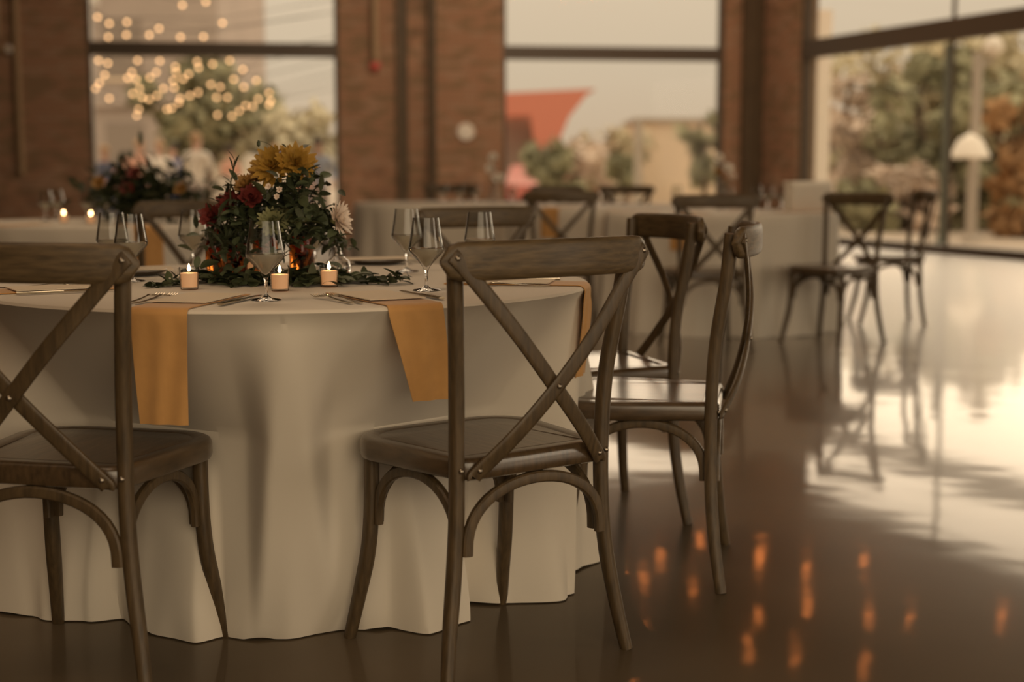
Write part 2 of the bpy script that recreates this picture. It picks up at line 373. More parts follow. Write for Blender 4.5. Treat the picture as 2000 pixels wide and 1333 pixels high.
bm = BM(); wbox(bm, CORNER, DB, S_LEFT, SL0-1.45, 0, .3, 0, CEIL); wbox(bm, CORNER, DB, SL0-1.45, 0.3, 0, .3, WT, CEIL)
q = obj('wall_back_upper', finish(bm, 'wall_back_upper', False, 'dark_wall')); q['kind'] = 'structure'
bm = BM(); wbox(bm, CORNER, DR, 0, 26, 0, .3, WT, CEIL); wbox(bm, CORNER, DR, 17.5, 26, 0, .3, 0, WT)
q = obj('wall_right', finish(bm, 'wall_right', False, 'dark_wall')); q['kind'] = 'structure'
lw_ = CORNER + DB*S_LEFT
bm = BM(); box(bm, (lw_.x-.3, -4, 0), (lw_.x, lw_.y, CEIL))
q = obj('wall_left', finish(bm, 'wall_left', False, 'dark_wall')); q['kind'] = 'structure'
bm = BM(); box(bm, (lw_.x, -4.3, 0), (1.0, -4, CEIL)); box(bm, (1.0, -4.3, 4.2), (13.5, -4, CEIL))
q = obj('wall_rear', finish(bm, 'wall_rear', False, 'dark_wall')); q['kind'] = 'structure'
# dark steel columns standing in the grooves of the piers
def steel_column(u0, u1, label, right=False):
    bm = BM(); f = s_right if right else s_back; d = DR if right else DB; s0, s1 = f(u0), f(u1)
    wbox(bm, CORNER, d, s0, s1, -.05, -.015, 0, CEIL); wbox(bm, CORNER, d, s0, s0+.02, -.10, -.05, 0, CEIL); wbox(bm, CORNER, d, s1-.02, s1, -.10, -.05, 0, CEIL)
    o = obj('steel_column', finish(bm, 'steel_column', False, 'steel')); tag(o, label, 'column')
steel_column(776, 797, 'wider dark brown steel channel on the red brick pier')
steel_column(839, 852, 'slim dark brown steel channel on the red brick pier')
bm = BM(); wbox(bm, CORNER, DB, s_back(1443), -.06, -.06, -.02, 0, CEIL); wbox(bm, CORNER, DB, s_back(1443), s_back(1449), -.16, -.06, 0, CEIL); wbox(bm, CORNER, DB, -.12, -.06, -.16, -.06, 0, CEIL)
tag(obj('steel_column', finish(bm, 'steel_column', False, 'steel')), 'broad dark brown steel column filling the brick corner', 'column')

# windows: frame, transom, sill, panes
def window(name, o, d, s0, s1, label, mullions=(), sill=.12, tr=.095):
    w = structure(name, label)
    def fr(n, *a):
        bm = BM(); wbox(bm, o, d, *a); obj(n, finish(bm, n, False, 'frame'), w)
    fr('frame_post', s0, s0+.055, .05, .17, 0, WT); fr('frame_post', s1-.055, s1, .05, .17, 0, WT)
    fr('frame_head', s0, s1, .05, .17, WT-.07, WT); fr('sill', s0, s1, .02, .20, 0, sill)
    fr('transom', s0, s1, .03, .19, ZT-tr, ZT+tr)
    for m_ in mullions: fr('mullion', m_-.010, m_+.010, .09, .14, sill, WT-.07)
    ss = [s0+.05] + list(mullions) + [s1-.05]
    for a, b in zip(ss, ss[1:]):
        for z0, z1 in ((sill, ZT-.07), (ZT+.07, WT-.07)):
            bm = BM(); n_ = Vector((-d.y, d.x, 0)); p = [o+d*a+n_*.11, o+d*b+n_*.11]
            v = [bm.verts.new((p[0].x, p[0].y, z0)), bm.verts.new((p[1].x, p[1].y, z0)), bm.verts.new((p[1].x, p[1].y, z1)), bm.verts.new((p[0].x, p[0].y, z1))]
            bm.faces.new(v); obj('pane', finish(bm, 'pane', False, 'pane'), w)
    return w
window('window_1', CORNER, DB, SL0, SL1, 'tall left-hand window with a dark transom, string lights beyond')
window('window_2', CORNER, DB, SC0, SC1, 'tall centre window with a dark transom, open sky beyond')
mm = [s_right(1838)]
while mm[-1] < 16.3: mm.append(mm[-1] + 2.6)
window('window_3', CORNER, DR, SR0, 17.5, 'long dark-framed glazing of the right-hand wall, trees beyond', mm, .10, .125)

# small fixtures on the walls
pipe_o = CORNER - NB*.03
def wall_tube(name, label, cat, u, z0, z1, r, m, off=.05):
    p = CORNER + DB*s_back(u) - NB*off; bm = BM(); tube(bm, [Vector((p.x, p.y, z0)), Vector((p.x, p.y, (z0+z1)/2)), Vector((p.x, p.y, z1))], r)
    o = obj(name, finish(bm, name, True, m)); return tag(o, label, cat)
wall_tube('conduit_pipe', 'straight tan conduit running down the left brick pier', 'pipe', 44, .95, CEIL, .045, 'conduit', .06)
wall_tube('conduit_pipe', 'short tan riser pipe above the valve at the far left', 'pipe', 6, 2.82, CEIL, .05, 'conduit', .07)
p = CORNER + DB*s_back(14) - NB*.07; t = empty('pipe_valve', 'tan pipe valve with a pale round cap at upper left', 'valve', (p.x, p.y, 2.66))
bm = BM(); tube(bm, [Vector((-.22, 0, 0)), Vector((0, 0, 0)), Vector((.10, 0, 0))], .055, 12); obj('valve_body', finish(bm, 'valve_body', True, 'conduit'), t)
bm = BM(); lathe(bm, [(0, -.04), (.05, -.035), (.06, 0), (.05, .035), (0, .04)], 16); obj('cap', finish(bm, 'cap', True, 'white_paint'), t, (.10, 0, 0), (0, PI/2, 0))
p = CORNER + DB*s_back(735) - NB*.10
t = empty('fire_alarm_bell', 'small red alarm below a tan conduit on red brick', 'alarm', (p.x, p.y, 2.49), math.atan2(DB.y, DB.x))
bm = BM(); lathe(bm, [(0, -.05), (.05, -.045), (.075, -.01), (.075, .02), (0, .03)], 20); obj('bell', finish(bm, 'bell', True, 'alarm'), t, (0, 0, 0), (PI/2, 0, 0))
bm = BM(); tube(bm, [Vector((0, 0, .05)), Vector((0, 0, 1.5)), Vector((0, 0, CEIL-2.5))], .055, 10); obj('conduit', finish(bm, 'conduit', True, 'conduit'), t)
p = CORNER + DB*s_back(909) - NB*.06
bm = BM(); lathe(bm, [(0, -.05), (.10, -.04), (.13, 0), (.11, .03), (0, .035)], 20)
o = obj('wall_light', finish(bm, 'wall_light', True, 'white_paint'), None, (p.x, p.y, PY(909, 258, p.y).z), (PI/2, 0, 0)); o.scale = (1, 1, 1)
tag(o, 'small pale round wall fitting on the red brick pier', 'fitting')

# ------------------------------------------------------------------ the crossback chair
def build_chair_meshes():
    R = {}
    def leg_rear(s):
        bm = BM(); pts = smooth_path([(s*.229, -.200, 0), (s*.212, -.184, .10), (s*.193, -.172, .22), (s*.183, -.168, .34), (s*.182, -.168, .46), (s*.187, -.176, .60), (s*.203, -.198, .75), (s*.213, -.208, .86)], 5)
        sweep(bm, pts, .029, .031, (0, 1, 0), 12, 2.6, lambda t: .84 + .16*min(1, t*4)); return finish(bm, 'leg', True, 'wood')
    def leg_front(s):
        bm = BM(); pts = smooth_path([(s*.204, .214, 0), (s*.192, .190, .10), (s*.182, .168, .20), (s*.178, .159, .30), (s*.177, .158, .425)], 5)
        sweep(bm, pts, .030, .032, (0, 1, 0), 12, 2.8, lambda t: .80 + .20*min(1, t*2.5)); return finish(bm, 'leg', True, 'wood')
    R['legs'] = [leg_rear(-1), leg_rear(1), leg_front(-1), leg_front(1)]
    # seat: rounded trapezoid, soft edge, shallow routed line
    def outline(inset):
        pts = []; cor = [(-.188, -.188, .045), (.188, -.188, .045), (.222, .214, .115), (-.222, .214, .115)]
        for i, (x, y, r) in enumerate(cor):
            sx_ = 1 if x > 0 else -1; sy_ = 1 if y > 0 else -1; cx, cy = x - sx_*r, y - sy_*r; rr = max(r - inset, .004)
            a0 = {(-1, -1): PI, (1, -1): 1.5*PI, (1, 1): 0, (-1, 1): .5*PI}[(sx_, sy_)]
            for k in range(9):
                a = a0 + PI/2*k/8; pts.append((cx + rr*math.cos(a), cy + rr*math.sin(a)))
        return pts
    bm = BM(); rings = []
    for ins, z in ((.012, .408), (.003, .412), (0, .420), (0, .444), (.004, .451), (.010, .4535), (.036, .4535), (.039, .4515), (.042, .4515), (.045, .4530), (.10, .4515)):
        rings.append([bm.verts.new((x, y, z)) for x, y in outline(ins)])
    for a, b in zip(rings, rings[1:]):
        n = len(a)
        for k in range(n): bm.faces.new((a[k], a[(k+1) % n], b[(k+1) % n], b[k]))
    bm.faces.new(rings[0][::-1]); bm.faces.new(rings[-1]); R['seat'] = finish(bm, 'seat', True, 'wood_seat')
    # top rail
    bm = BM(); pts = []
    for k in range(33):
        t = -1 + 2*k/32; pts.append(Vector((t*.250, -.218 - .052*(1-t*t), .838 + .003*(1-t*t))))
    def rs(t):
        e = min(t, 1-t)*.5; return 1.0 if e > .036 else math.sqrt(max(0.02, 1 - ((.036-e)/.036)**2))
    rings = []; n = len(pts); seg = 16
    for i, p in enumerate(pts):
        T = (pts[min(i+1, n-1)] - pts[max(i-1, 0)]).normalized(); B = Vector((0, 0, 1)); A = T.cross(B); t = i/(n-1); s = rs(t); ring = []
        for k in range(seg):
            a = 2*PI*(k+.5)/seg; ca, sa = math.cos(a), math.sin(a); q = .62
            ring.append(bm.verts.new(p + A*math.copysign(abs(ca)**q, ca)*.0125*(.6+.4*s) + B*math.copysign(abs(sa)**q, sa)*.0375*s))
        rings.append(ring)
    for a, b in zip(rings, rings[1:]):
        for k in range(seg): bm.faces.new((a[k], a[(k+1) % seg], b[(k+1) % seg], b[k]))
    bm.faces.new(rings[0][::-1]); bm.faces.new(rings[-1]); R['rail'] = finish(bm, 'top_rail', True, 'wood_rail')
    # crossed back braces
    def brace(s, off):
        bm = BM(); pts = smooth_path([(-s*.158, -.192, .418), (-s*.150, -.196, .428), (-s*.085, -.220-off, .500), (0, -.240-off, .590), (s*.085, -.250-off*.7, .685), (s*.165, -.247, .775), (s*.222, -.240, .838), (s*.236, -.236, .852)], 5)
        sweep(bm, pts, .031, .010, (0, 1, 0), 12, 4.0, lambda t: .72 if t < .01 or t > .99 else 1); return finish(bm, 'cross_brace', True, 'wood')
    R['braces'] = [brace(1, .012), brace(-1, 0)]
    # bentwood arches under the seat
    def arch(a, b, lo, hi, ref):
        bm = BM(); A, B = Vector(a), Vector(b); pts = []
        for k in range(25):
            th = PI*k/24; t = .5 - .5*math.cos(th); z = lo + (hi-lo)*(math.sin(th)**.75 if 0 < k < 24 else 0); p = A.lerp(B, t); pts.append(Vector((p.x, p.y, z)))
        sweep(bm, pts, .024, .018, ref, 10, 3.0); return finish(bm, 'arch_brace', True, 'wood')
    R['arches'] = [arch((-.168, -.182, 0), (.168, -.182, 0), .262, .398, (0, 1, 0)), arch((-.162, .158, 0), (.162, .158, 0), .262, .398, (0, 1, 0)),
                   arch((-.172, -.154, 0), (-.172, .142, 0), .262, .398, (1, 0, 0)), arch((.172, -.154, 0), (.172, .142, 0), .262, .398, (1, 0, 0))]
    bm = BM(); lathe(bm, [(0, .0045), (.003, .004), (.0055, .0015), (.006, 0), (0, -.004)], 10)
    R['screw'] = finish(bm, 'screw', True, 'screw')
    return R
CH = build_chair_meshes()
def chair(x, y, rz, label, group=None, detail=True):
    t = empty('crossback_chair', label, 'chair', (x, y, 0), rz, group)
    obj('seat', CH['seat'], t); obj('top_rail', CH['rail'], t)
    for m in CH['legs']: obj('leg', m, t)
    for m in CH['braces']: obj('cross_brace', m, t)
    for m in CH['arches']: obj('arch_brace', m, t)
    if detail:
        for p in ((0, -.2575, .590), (-.228, -.243, .846), (.228, -.243, .846), (-.150, -.2015, .432), (.150, -.2015, .432), (-.182, -.185, .432), (.182, -.185, .432)):
            obj('screw', CH['screw'], t, p, (PI/2, 0, 0))
    return t
GA = 'crossback chairs around the near table'
chair(-.061, 2.938, .639, 'sharp brown crossback chair in the middle, back towards us, tucked to near table', GA)
chair(-.866, 2.833, -.23, 'dark crossback chair cut by the left edge, back towards us at near table', GA)
chair(.342, 3.570, 1.401, 'brown crossback chair seen edge-on with a pale lit rail end, right of near table', GA)
chair(.241, 4.135, 1.894, 'crossback chair with a shining seat behind the edge-on chair', GA)
chair(-1.40, 3.38, -1.50, 'shadowed crossback chair at the far left of near table, only a leg showing', GA)
chair(-.24, 5.35, .52, 'dark blurred crossback chair standing alone behind the near table', GA)
GB = 'crossback chairs around the far tables'
chair(-1.60, 6.36, .85, 'blurred crossback chair between the near table and the left far table', GB, False)
chair(-2.60, 6.45, -.25, 'dark blurred crossback chair at the left frame edge before the left far table', GB, False)
chair(1.09, 8.05, .12, 'blurred crossback chair in front of the right far table, behind the votives', GB, False)
chair(1.88, 8.32, 2.30, 'blurred crossback chair at the right corner of the right far table', GB, False)
chair(2.50, 9.45, 1.52, 'narrow edge-on blurred crossback chair nearest the long glazing', GB, False)
chair(.34, 9.45, -.10, 'blurred crossback chair with white cloth behind it, middle of the room', GB, False)
chair(-1.58, 11.75, -1.25, 'far crossback chair before the red brick pier, left end of the middle table', GB, False)
chair(-.60, 13.1, 3.05, 'far crossback chair behind the middle table against the brick', GB, False)
chair(.95, 12.3, 2.9, 'far crossback chair below the centre window, right one', GB, False)
chair(.44, 12.6, 3.3, 'far crossback chair below the centre window, left one', GB, False)

# ------------------------------------------------------------------ tablecloths
TZ = .740
def interp_ring(ctrl, a):
    a = (a + PI) % (2*PI) - PI; n = len(ctrl)
    for i in range(n):
        a0, r0_ = ctrl[i]; a1, r1_ = ctrl[(i+1) % n]
        if i == n-1: a1 += 2*PI
        aa = a if a >= a0 else a + 2*PI
        if a0 <= aa <= a1:
            t = (aa-a0)/(a1-a0+1e-9); t = t*t*(3-2*t); return r0_ + (r1_-r0_)*t
    return ctrl[0][1]
T1 = Vector((-.545, 3.45, 0)); R1 = .732
hem_px = [(60, 1215), (160, 1220), (230, 1215), (280, 1240), (370, 1265), (440, 1250), (560, 1250), (640, 1240), (760, 1232), (845, 1243),
          (884, 1196), (907, 1182), (930, 1218), (985, 1185), (1040, 1166), (1110, 1175), (1085, 1130), (1140, 1115)]
hem = []
for u, v in hem_px:
    p = P(u, v, 0) - T1; hem.append((math.atan2(p.y, p.x), math.hypot(p.x, p.y)))
hem.sort()
h2 = []
for a, r in hem:
    if not h2 or a - h2[-1][0] > .05: h2.append((a, r))
a = h2[-1][0] + .16; k = 0
while a < PI - .05: h2.append((a, .76 + .05*(-1)**k)); a += .17; k += 1
a = -PI + .02; pre = []
while a < h2[0][0] - .1: pre.append((a, .76 + .05*(-1)**k)); a += .17; k += 1
HEM1 = pre + h2
PUSH = [(math.atan2(2.938-3.45, -.061+.55), math.hypot(.489, .512)-.222), (math.atan2(2.833-3.45, -.866+.55), math.hypot(.316, .617)-.222)]
def r_t1(th, z):
    t = max(0.0, min(1.0, (TZ-.012-z)/(TZ-.012)))
    hr = interp_ring(HEM1, th)
    r = R1 + (hr - R1)*t**1.2
    f = math.sin(th*10+.8-2.6*t)*.6 + math.sin(th*17+2.1+3.2*t)*.35 + math.sin(th*31+.3+2*t)*.14
    r += f*.030*min(1, t*2.0)*(1-.35*t)
    for ph, fr in PUSH:          # where a seat front presses the cloth inwards
        d = (th-ph+PI) % (2*PI) - PI
        if abs(d) < .9:
            lim = fr/max(.5, math.cos(d)) - .012
            side = max(0, (abs(d)-.44)/.36); side = min(1, side); side = side*side*(3-2*side); lim = lim + side*.4
            if z >= .455: k = (TZ-.012-z)/(TZ-.012-.455); L = R1 + (lim-R1)*k**.9
            elif z >= .405: L = lim
            else: L = lim + (max(hr, lim)-lim)*((.405-z)/.405)**.8
            k_ = .018; m_ = min(r, L); r = m_ - k_*math.log(math.exp(-(r-m_)/k_) + math.exp(-(L-m_)/k_))
    return r
def cloth_mesh(center, R, rf, nth=288, nz=34, name='tablecloth'):
    bm = BM(); cz = TZ; top = bm.verts.new((center.x, center.y, cz)); rings = []
    zs = [('t', R*.35), ('t', R*.7), ('t', R*.9), ('t', R-.012), ('e', R-.004, cz-.002), ('e', R, cz-.008)]
    for e in zs:
        r = e[1]; z = cz if e[0] == 't' else e[2]
        rings.append([bm.verts.new((center.x+r*math.cos(2*PI*k/nth), center.y+r*math.sin(2*PI*k/nth), z)) for k in range(nth)])
    for i in range(1, nz+1):
        t = i/nz; z0 = (cz-.012)*(1-t)
        ring = []
        for k in range(nth):
            th = 2*PI*k/nth; r = rf(th, z0); zz = max(.003, z0 + (.004*math.sin(th*11)+.003*math.sin(th*23) if t > .99 else 0))
            ring.append(bm.verts.new((center.x+r*math.cos(th), center.y+r*math.sin(th), zz)))
        rings.append(ring)
    for k in range(nth): bm.faces.new((top, rings[0][k], rings[0][(k+1) % nth]))
    for a, b in zip(rings, rings[1:]):
        for k in range(nth): bm.faces.new((a[k], a[(k+1) % nth], b[(k+1) % nth], b[k]))
    me = finish(bm, name, True); return me
me = cloth_mesh(T1, R1, r_t1, 480, 40); me.materials.append(M['linen'])
tag(obj('tablecloth', me), 'cream floor-length cloth on the near round table with flowers', 'tablecloth', 'cream round tablecloths')
def generic_rf(R, seed):
    q = random.Random(seed); ph = [q.uniform(0, 6.28) for _ in range(3)]
    def rf(th, z):
        t = (TZ-z)/TZ
        return R + t*(.035 + .030*math.sin(13*th+ph[0]) + .018*math.sin(21*th+ph[1]) + .008*math.sin(37*th+ph[2]))
    return rf
FAR = {'T2': (Vector((-2.12, 7.42, 0)), 'cream cloth on the left far table with dark centrepiece'),
       'T3': (Vector((1.36, 9.28, 0)), 'cream floor-length cloth on the right far table, ochre napkins hanging'),
       'T4': (Vector((-.57, 11.95, 0)), 'cream cloth on the middle far table before the brick pier'),
       'T6': (Vector((.72, 10.85, 0)), 'cream cloth on the far table below the centre window')}
RF = {}
for i, (k, (c, lab)) in enumerate(FAR.items()):
    RF[k] = generic_rf(.745, i+3); me = cloth_mesh(c, .745, RF[k], 200, 12); me.materials.append(M['linen_far'])
    tag(obj('tablecloth', me), lab, 'tablecloth', 'cream round tablecloths')

# ------------------------------------------------------------------ table settings
def napkin(c, R, rf, th, w, drop, label, group, lift=.0035, r_in=.40, skew=0.0, taper=.0):
    """strip lying on the table along a radius, over the edge and down the cloth"""
    bm = BM(); path = []
    for r in [r_in + (R-.012-r_in)*i/6 for i in range(7)]: path.append((r, TZ+lift, 0))
    for i in range(1, 5):
        a = PI/2*i/4; path.append((R-.012+(.012+lift)*math.sin(a)+.001, TZ-.012+(.012+lift)*math.cos(a), 0))
    for i in range(1, 13): path.append((None, TZ-.014 - drop*i/12, i/12))
    nw = 12; rings = []
    for r, z, f in path:
        ring = []
        for j in range(nw+1):
            s = (j/nw-.5)*w*(1-taper*f)
            if r is None:
                rr = max(rf(th + s/R, z), R - .004 - .02*f) + .007 + .003*math.sin(j*1.1+f*3); off = s + skew*f
                rr = max(rr, 0); x = rr*math.cos(s/R); y = off
            else: x, y = math.sqrt(max(r*r - s*s, 0)) if r > R-.02 else r, s
            ring.append(bm.verts.new((x, y, z)))
        rings.append(ring)
    under = []
    for i, ring in enumerate(rings):
        pa = rings[max(i-1, 0)][nw//2].co; pb = rings[min(i+1, len(rings)-1)][nw//2].co; d = (pb-pa).normalized(); nv = Vector((-d.z, 0, d.x)) if d.x > 0 or abs(d.z) < .5 else Vector((1, 0, 0))
        under.append([bm.verts.new(v.co - nv*.0018) for v in ring])
    for S in (rings, under):
        for a, b in zip(S, S[1:]):
            for j in range(nw): bm.faces.new((a[j], a[j+1], b[j+1], b[j]))
    for a, b, c_, d_ in zip(rings, rings[1:], under, under[1:]):
        bm.faces.new((a[0], b[0], d_[0], c_[0])); bm.faces.new((a[nw], b[nw], d_[nw], c_[nw]))
    for a, b in ((rings[0], under[0]), (rings[-1], under[-1])):
        for j in range(nw): bm.faces.new((a[j], a[j+1], b[j+1], b[j]))
    me = finish(bm, 'napkin', True, 'napkin')
    o = obj('napkin', me, None, (c.x, c.y, 0), (0, 0, th)); return tag(o, label, 'napkin', group)
def card(p, rz, w, h, label, group='cream menu cards', z=None, tilt=0):
    bm = BM(); box(bm, (-w/2, -h/2, 0), (w/2, h/2, .0018))
    o = obj('menu_card', finish(bm, 'menu_card', False, 'paper'), None, (p[0], p[1], (TZ+.0062) if z is None else z), (0, tilt, rz)); return tag(o, label, 'menu card', group)
def fork_meshes():
    bm = BM(); sweep(bm, smooth_path([(0, 0, .003), (0, .04, .003), (0, .09, .006), (0, .125, .010)], 5), .010, .0028, (0, 0, 1), 8, 2.5, lambda t: 1.0 - .45*t)
    h = finish(bm, 'handle', True, 'silver'); bm = BM()
    pts = smooth_path([(0, .120, .0098), (0, .130, .009), (0, .145, .006)], 4); sweep(bm, pts, .022, .0022, (0, 0, 1), 8, 3, lambda t: .35 + .65*min(1, t*1.6))
    for i in range(4):
        x = (i-1.5)*.0058; sweep(bm, smooth_path([(x, .143, .006), (x, .162, .0035), (x, .185, .0075)], 4), .0028, .002, (0, 0, 1), 6, 2, lambda t: 1-.5*t)
    return h, finish(bm, 'tines', True, 'silver')
def knife_meshes():
    bm = BM(); sweep(bm, smooth_path([(0, 0, .004), (0, .05, .004), (0, .10, .004)], 4), .014, .006, (0, 0, 1), 10, 2.5, lambda t: 1-.2*t); h = finish(bm, 'handle', True, 'silver')
    bm = BM(); sweep(bm, smooth_path([(0, .098, .004), (0, .15, .004), (.002, .19, .004), (.004, .215, .004)], 4), .016, .0016, (0, 0, 1), 8, 2.2, lambda t: 1 if t < .7 else 1-.85*((t-.7)/.3)**2)
    return h, finish(bm, 'blade', True, 'silver')
def spoon_meshes():
    bm = BM(); sweep(bm, smooth_path([(0, 0, .003), (0, .06, .003), (0, .125, .009)], 5), .009, .0026, (0, 0, 1), 8, 2.5, lambda t: 1-.45*t); h = finish(bm, 'handle', True, 'silver')
    bm = BM(); g = bmesh.ops.create_uvsphere(bm, u_segments=16, v_segments=8, radius=1)
    for v in g['verts']:
        z = v.co.z; v.co = Vector((v.co.x*.016, .148 + v.co.y*.026, .0085 - (1-v.co.x**2-v.co.y**2)*.0045 + (0.0008 if z > 0 else 0)))
    return h, finish(bm, 'bowl', True, 'silver')
CUT = {'fork': (fork_meshes(), 'tines'), 'knife': (knife_meshes(), 'blade'), 'spoon': (spoon_meshes(), 'bowl')}
def cutlery(kind, p, rz, label, z=None):
    t = empty(kind, label, kind, (p[0], p[1], (TZ+.001) if z is None else z), rz, 'silver cutlery on the near table')
    (h, b), nm = CUT[kind]; obj('handle', h, t); obj(nm, b, t); return t
def at(th, r): return (T1.x + r*math.cos(th), T1.y + r*math.sin(th))
def ang(u, v):
    p = P(u, v, TZ) - T1; return math.atan2(p.y, p.x)
GN = 'ochre napkins on the near table'
th2 = ang(806, 596); th1 = ang(331, 600); th3 = ang(1112, 556); th4 = ang(-2, 572)
napkin(T1, R1, r_t1, th1, .118, .215, 'ochre napkin hanging left of the table front, behind the dark left chair post', GN, skew=-.004, taper=.15)
napkin(T1, R1, r_t1, th2, .120, .182, 'ochre napkin hanging just left of the middle chair', GN, skew=.045, taper=.25)
napkin(T1, R1, r_t1, th3, .115, .200, 'ochre napkin over the right edge of near table, behind the chair cross', GN, taper=.05)
napkin(T1, R1, r_t1, th4, .115, .200, 'shaded ochre napkin over the far left edge of near table', GN)
def setting(th, lab, knife=True, forks=2, spoons=1, roff=0.0, yaw=0.0, gap=.085, cardr=.545):
    rz = th + PI/2
    p = at(th, cardr); card(p, rz + PI/2 + yaw, .205, .125, 'cream menu card %s' % lab)
    tx, ty = -math.sin(th), math.cos(th)          # to the left hand of the guest is -tangent direction
    base = at(th, .655)
    for i in range(forks):
        q = (base[0] - tx*(gap+.020*i) , base[1] - ty*(gap+.020*i)); cutlery('fork', q, th + PI/2 + .05*i, 'silver fork %s, %s' % (lab, ['inner one', 'outer one'][i]))
    if knife:
        q = (base[0] + tx*(gap+.01), base[1] + ty*(gap+.01)); cutlery('knife', q, th + PI/2, 'silver knife %s' % lab)
setting(th1, 'at the place with the shaded front napkin', forks=2)
setting(th2, 'at the place in front of the middle chair', forks=2)
setting(th3, 'at the right edge place of near table', forks=1)
setting(th4, 'at the far left place of near table', forks=1)
# dark plates / menus of the far places
def plate(p, label):
    t = empty('side_plate', label, 'plate', (p[0], p[1], TZ+.001), 0, 'dark plates on the near table')
    bm = BM(); lathe(bm, [(0, .003), (.055, .003), (.075, .011), (.085, .014), (.087, .013), (.076, .007), (.055, 0), (0, 0)], 32); obj('dish', finish(bm, 'dish', True, 'plate'), t)
for (u, v, lab) in ((262, 538, 'beside the left stemmed glasses'), (738, 516, 'behind the flowers at the far edge')):
    p = P(u, v, TZ); plate(p, 'dark round plate %s of near table' % lab); card(p, .3, .19, .12, 'cream card lying on the dark plate %s' % lab, z=TZ+.016)

# ------------------------------------------------------------------ glasses
def glass_meshes(k=1.0, level=.60):
    out = [(0, .0), (.034, .0), (.0345, .001), (.030, .003), (.012, .0055), (.0045, .012), (.0036, .025), (.0036, .042), (.0055, .050), (.0100, .059),
           (.0190, .070), (.0290, .080), (.0375, .0885), (.0425, .0955), (.0440, .1015), (.0432, .108), (.0405, .124), (.0365, .150), (.0325, .178)]
    inn = [(.0318, .178), (.0357, .150), (.0397, .124), (.0423, .108), (.0430, .1015), (.0414, .0965), (.0362, .0900), (.0277, .0818), (.0177, .0718), (.0090, .0615), (.0, .0560)]
    bm = BM(); lathe(bm, [(r*k, z*k) for r, z in out[8:]+inn], 36); g = finish(bm, 'bowl', True, 'thin')
    bm = BM(); lathe(bm, [(r*k, z*k) for r, z in out[:9]] + [(0, .0495)], 36); st = finish(bm, 'stem', True, 'glass')
    prof = [(0, .0565), (.0087, .0619), (.0173, .0721), (.0273, .0822), (.0357, .0904), (.0408, .0969), (.0424, .1015), (.0421, .104), (0, .104)]
    if level < .5: prof = [(0, .0690), (.0102, .0740), (.0222, .0845), (.0300, .0912), (.0300, .0916), (0, .0916)]
    bm = BM(); lathe(bm, [(r*k, z*k) for r, z in prof], 36); w = finish(bm, 'wine', True, 'wine')
    return g, w, st
GM = glass_meshes()
def wine_glass(p, label, s=1.0, group='stemmed glasses on the near table'):
    t = empty('wine_glass', label, 'glass', (p[0], p[1], TZ+.0006), rnd.uniform(0, 6), group)
    a = obj('glass_bowl', GM[0], t); b = obj('wine', GM[1], t); obj('stem', GM[2], t)
    t.scale = (s, s, s); return t
for u, v, s, lab in ((520, 587, .92, 'stemmed glass standing alone before the flowers, half full'),
                     (833, 568, .91, 'stemmed glass just left of the middle chair rail, half full'),
                     (795, 531, .93, 'stemmed glass behind the one by the middle chair rail'),
                     (937, 540, .91, 'stemmed glass rising behind the middle chair rail'),
                     (379, 528, .91, 'stemmed glass behind the left votive candle'),
                     (222, 542, .91, 'rear stemmed glass of the pair behind the dark left rail'),
                     (258, 550, .91, 'front stemmed glass of the pair behind the dark left rail'),
                     (617, 520, .82, 'stemmed glass among the flowers, left of the clear bottle')):
    wine_glass(P(u, v, TZ), lab, s)

# ------------------------------------------------------------------ candles
def votive_meshes():
    bm = BM(); lathe(bm, [(0, 0), (.0185, 0), (.0200, .002), (.0225, .050), (.0215, .050), (.0192, .005), (0, .004)], 28); g = finish(bm, 'cup', True, 'thin')
    bm = BM(); lathe(bm, [(0, .0045), (.0188, .0055), (.0205, .037), (.014, .0375), (0, .036)], 24); w = finish(bm, 'wax', True, 'wax')
    bm = BM(); tube(bm, [Vector((0, 0, .036)), Vector((0, 0, .039)), Vector((.0005, 0, .042))], .0007, 6); k = finish(bm, 'wick', True, 'wick')
    bm = BM(); lathe(bm, [(0, .040), (.0030, .0425), (.0042, .046), (.0030, .051), (.0012, .056), (0, .059)], 12); f = finish(bm, 'flame', True, 'flame')
    return g, w, k, f
VM = votive_meshes()
def votive(p, label, group='votive candles', s=1.0, light=True):
    t = empty('votive_candle', label, 'candle', (p[0], p[1], TZ+.0006), 0, group); t.scale = (s, s, s)
    obj('glass_cup', VM[0], t); w = obj('wax', VM[1], t); obj('wick', VM[2], w); obj('flame', VM[3], w); return t
votive(P(370, 566, TZ), 'lit votive candle left of the dark greenery')
votive(P(547, 569, TZ), 'lit votive candle just right of the lone stemmed glass')
votive(P(643, 561, TZ), 'lit votive candle below the clear bottle')
votive(P(492, 536, TZ), 'lit votive candle glowing behind the amber bottles')

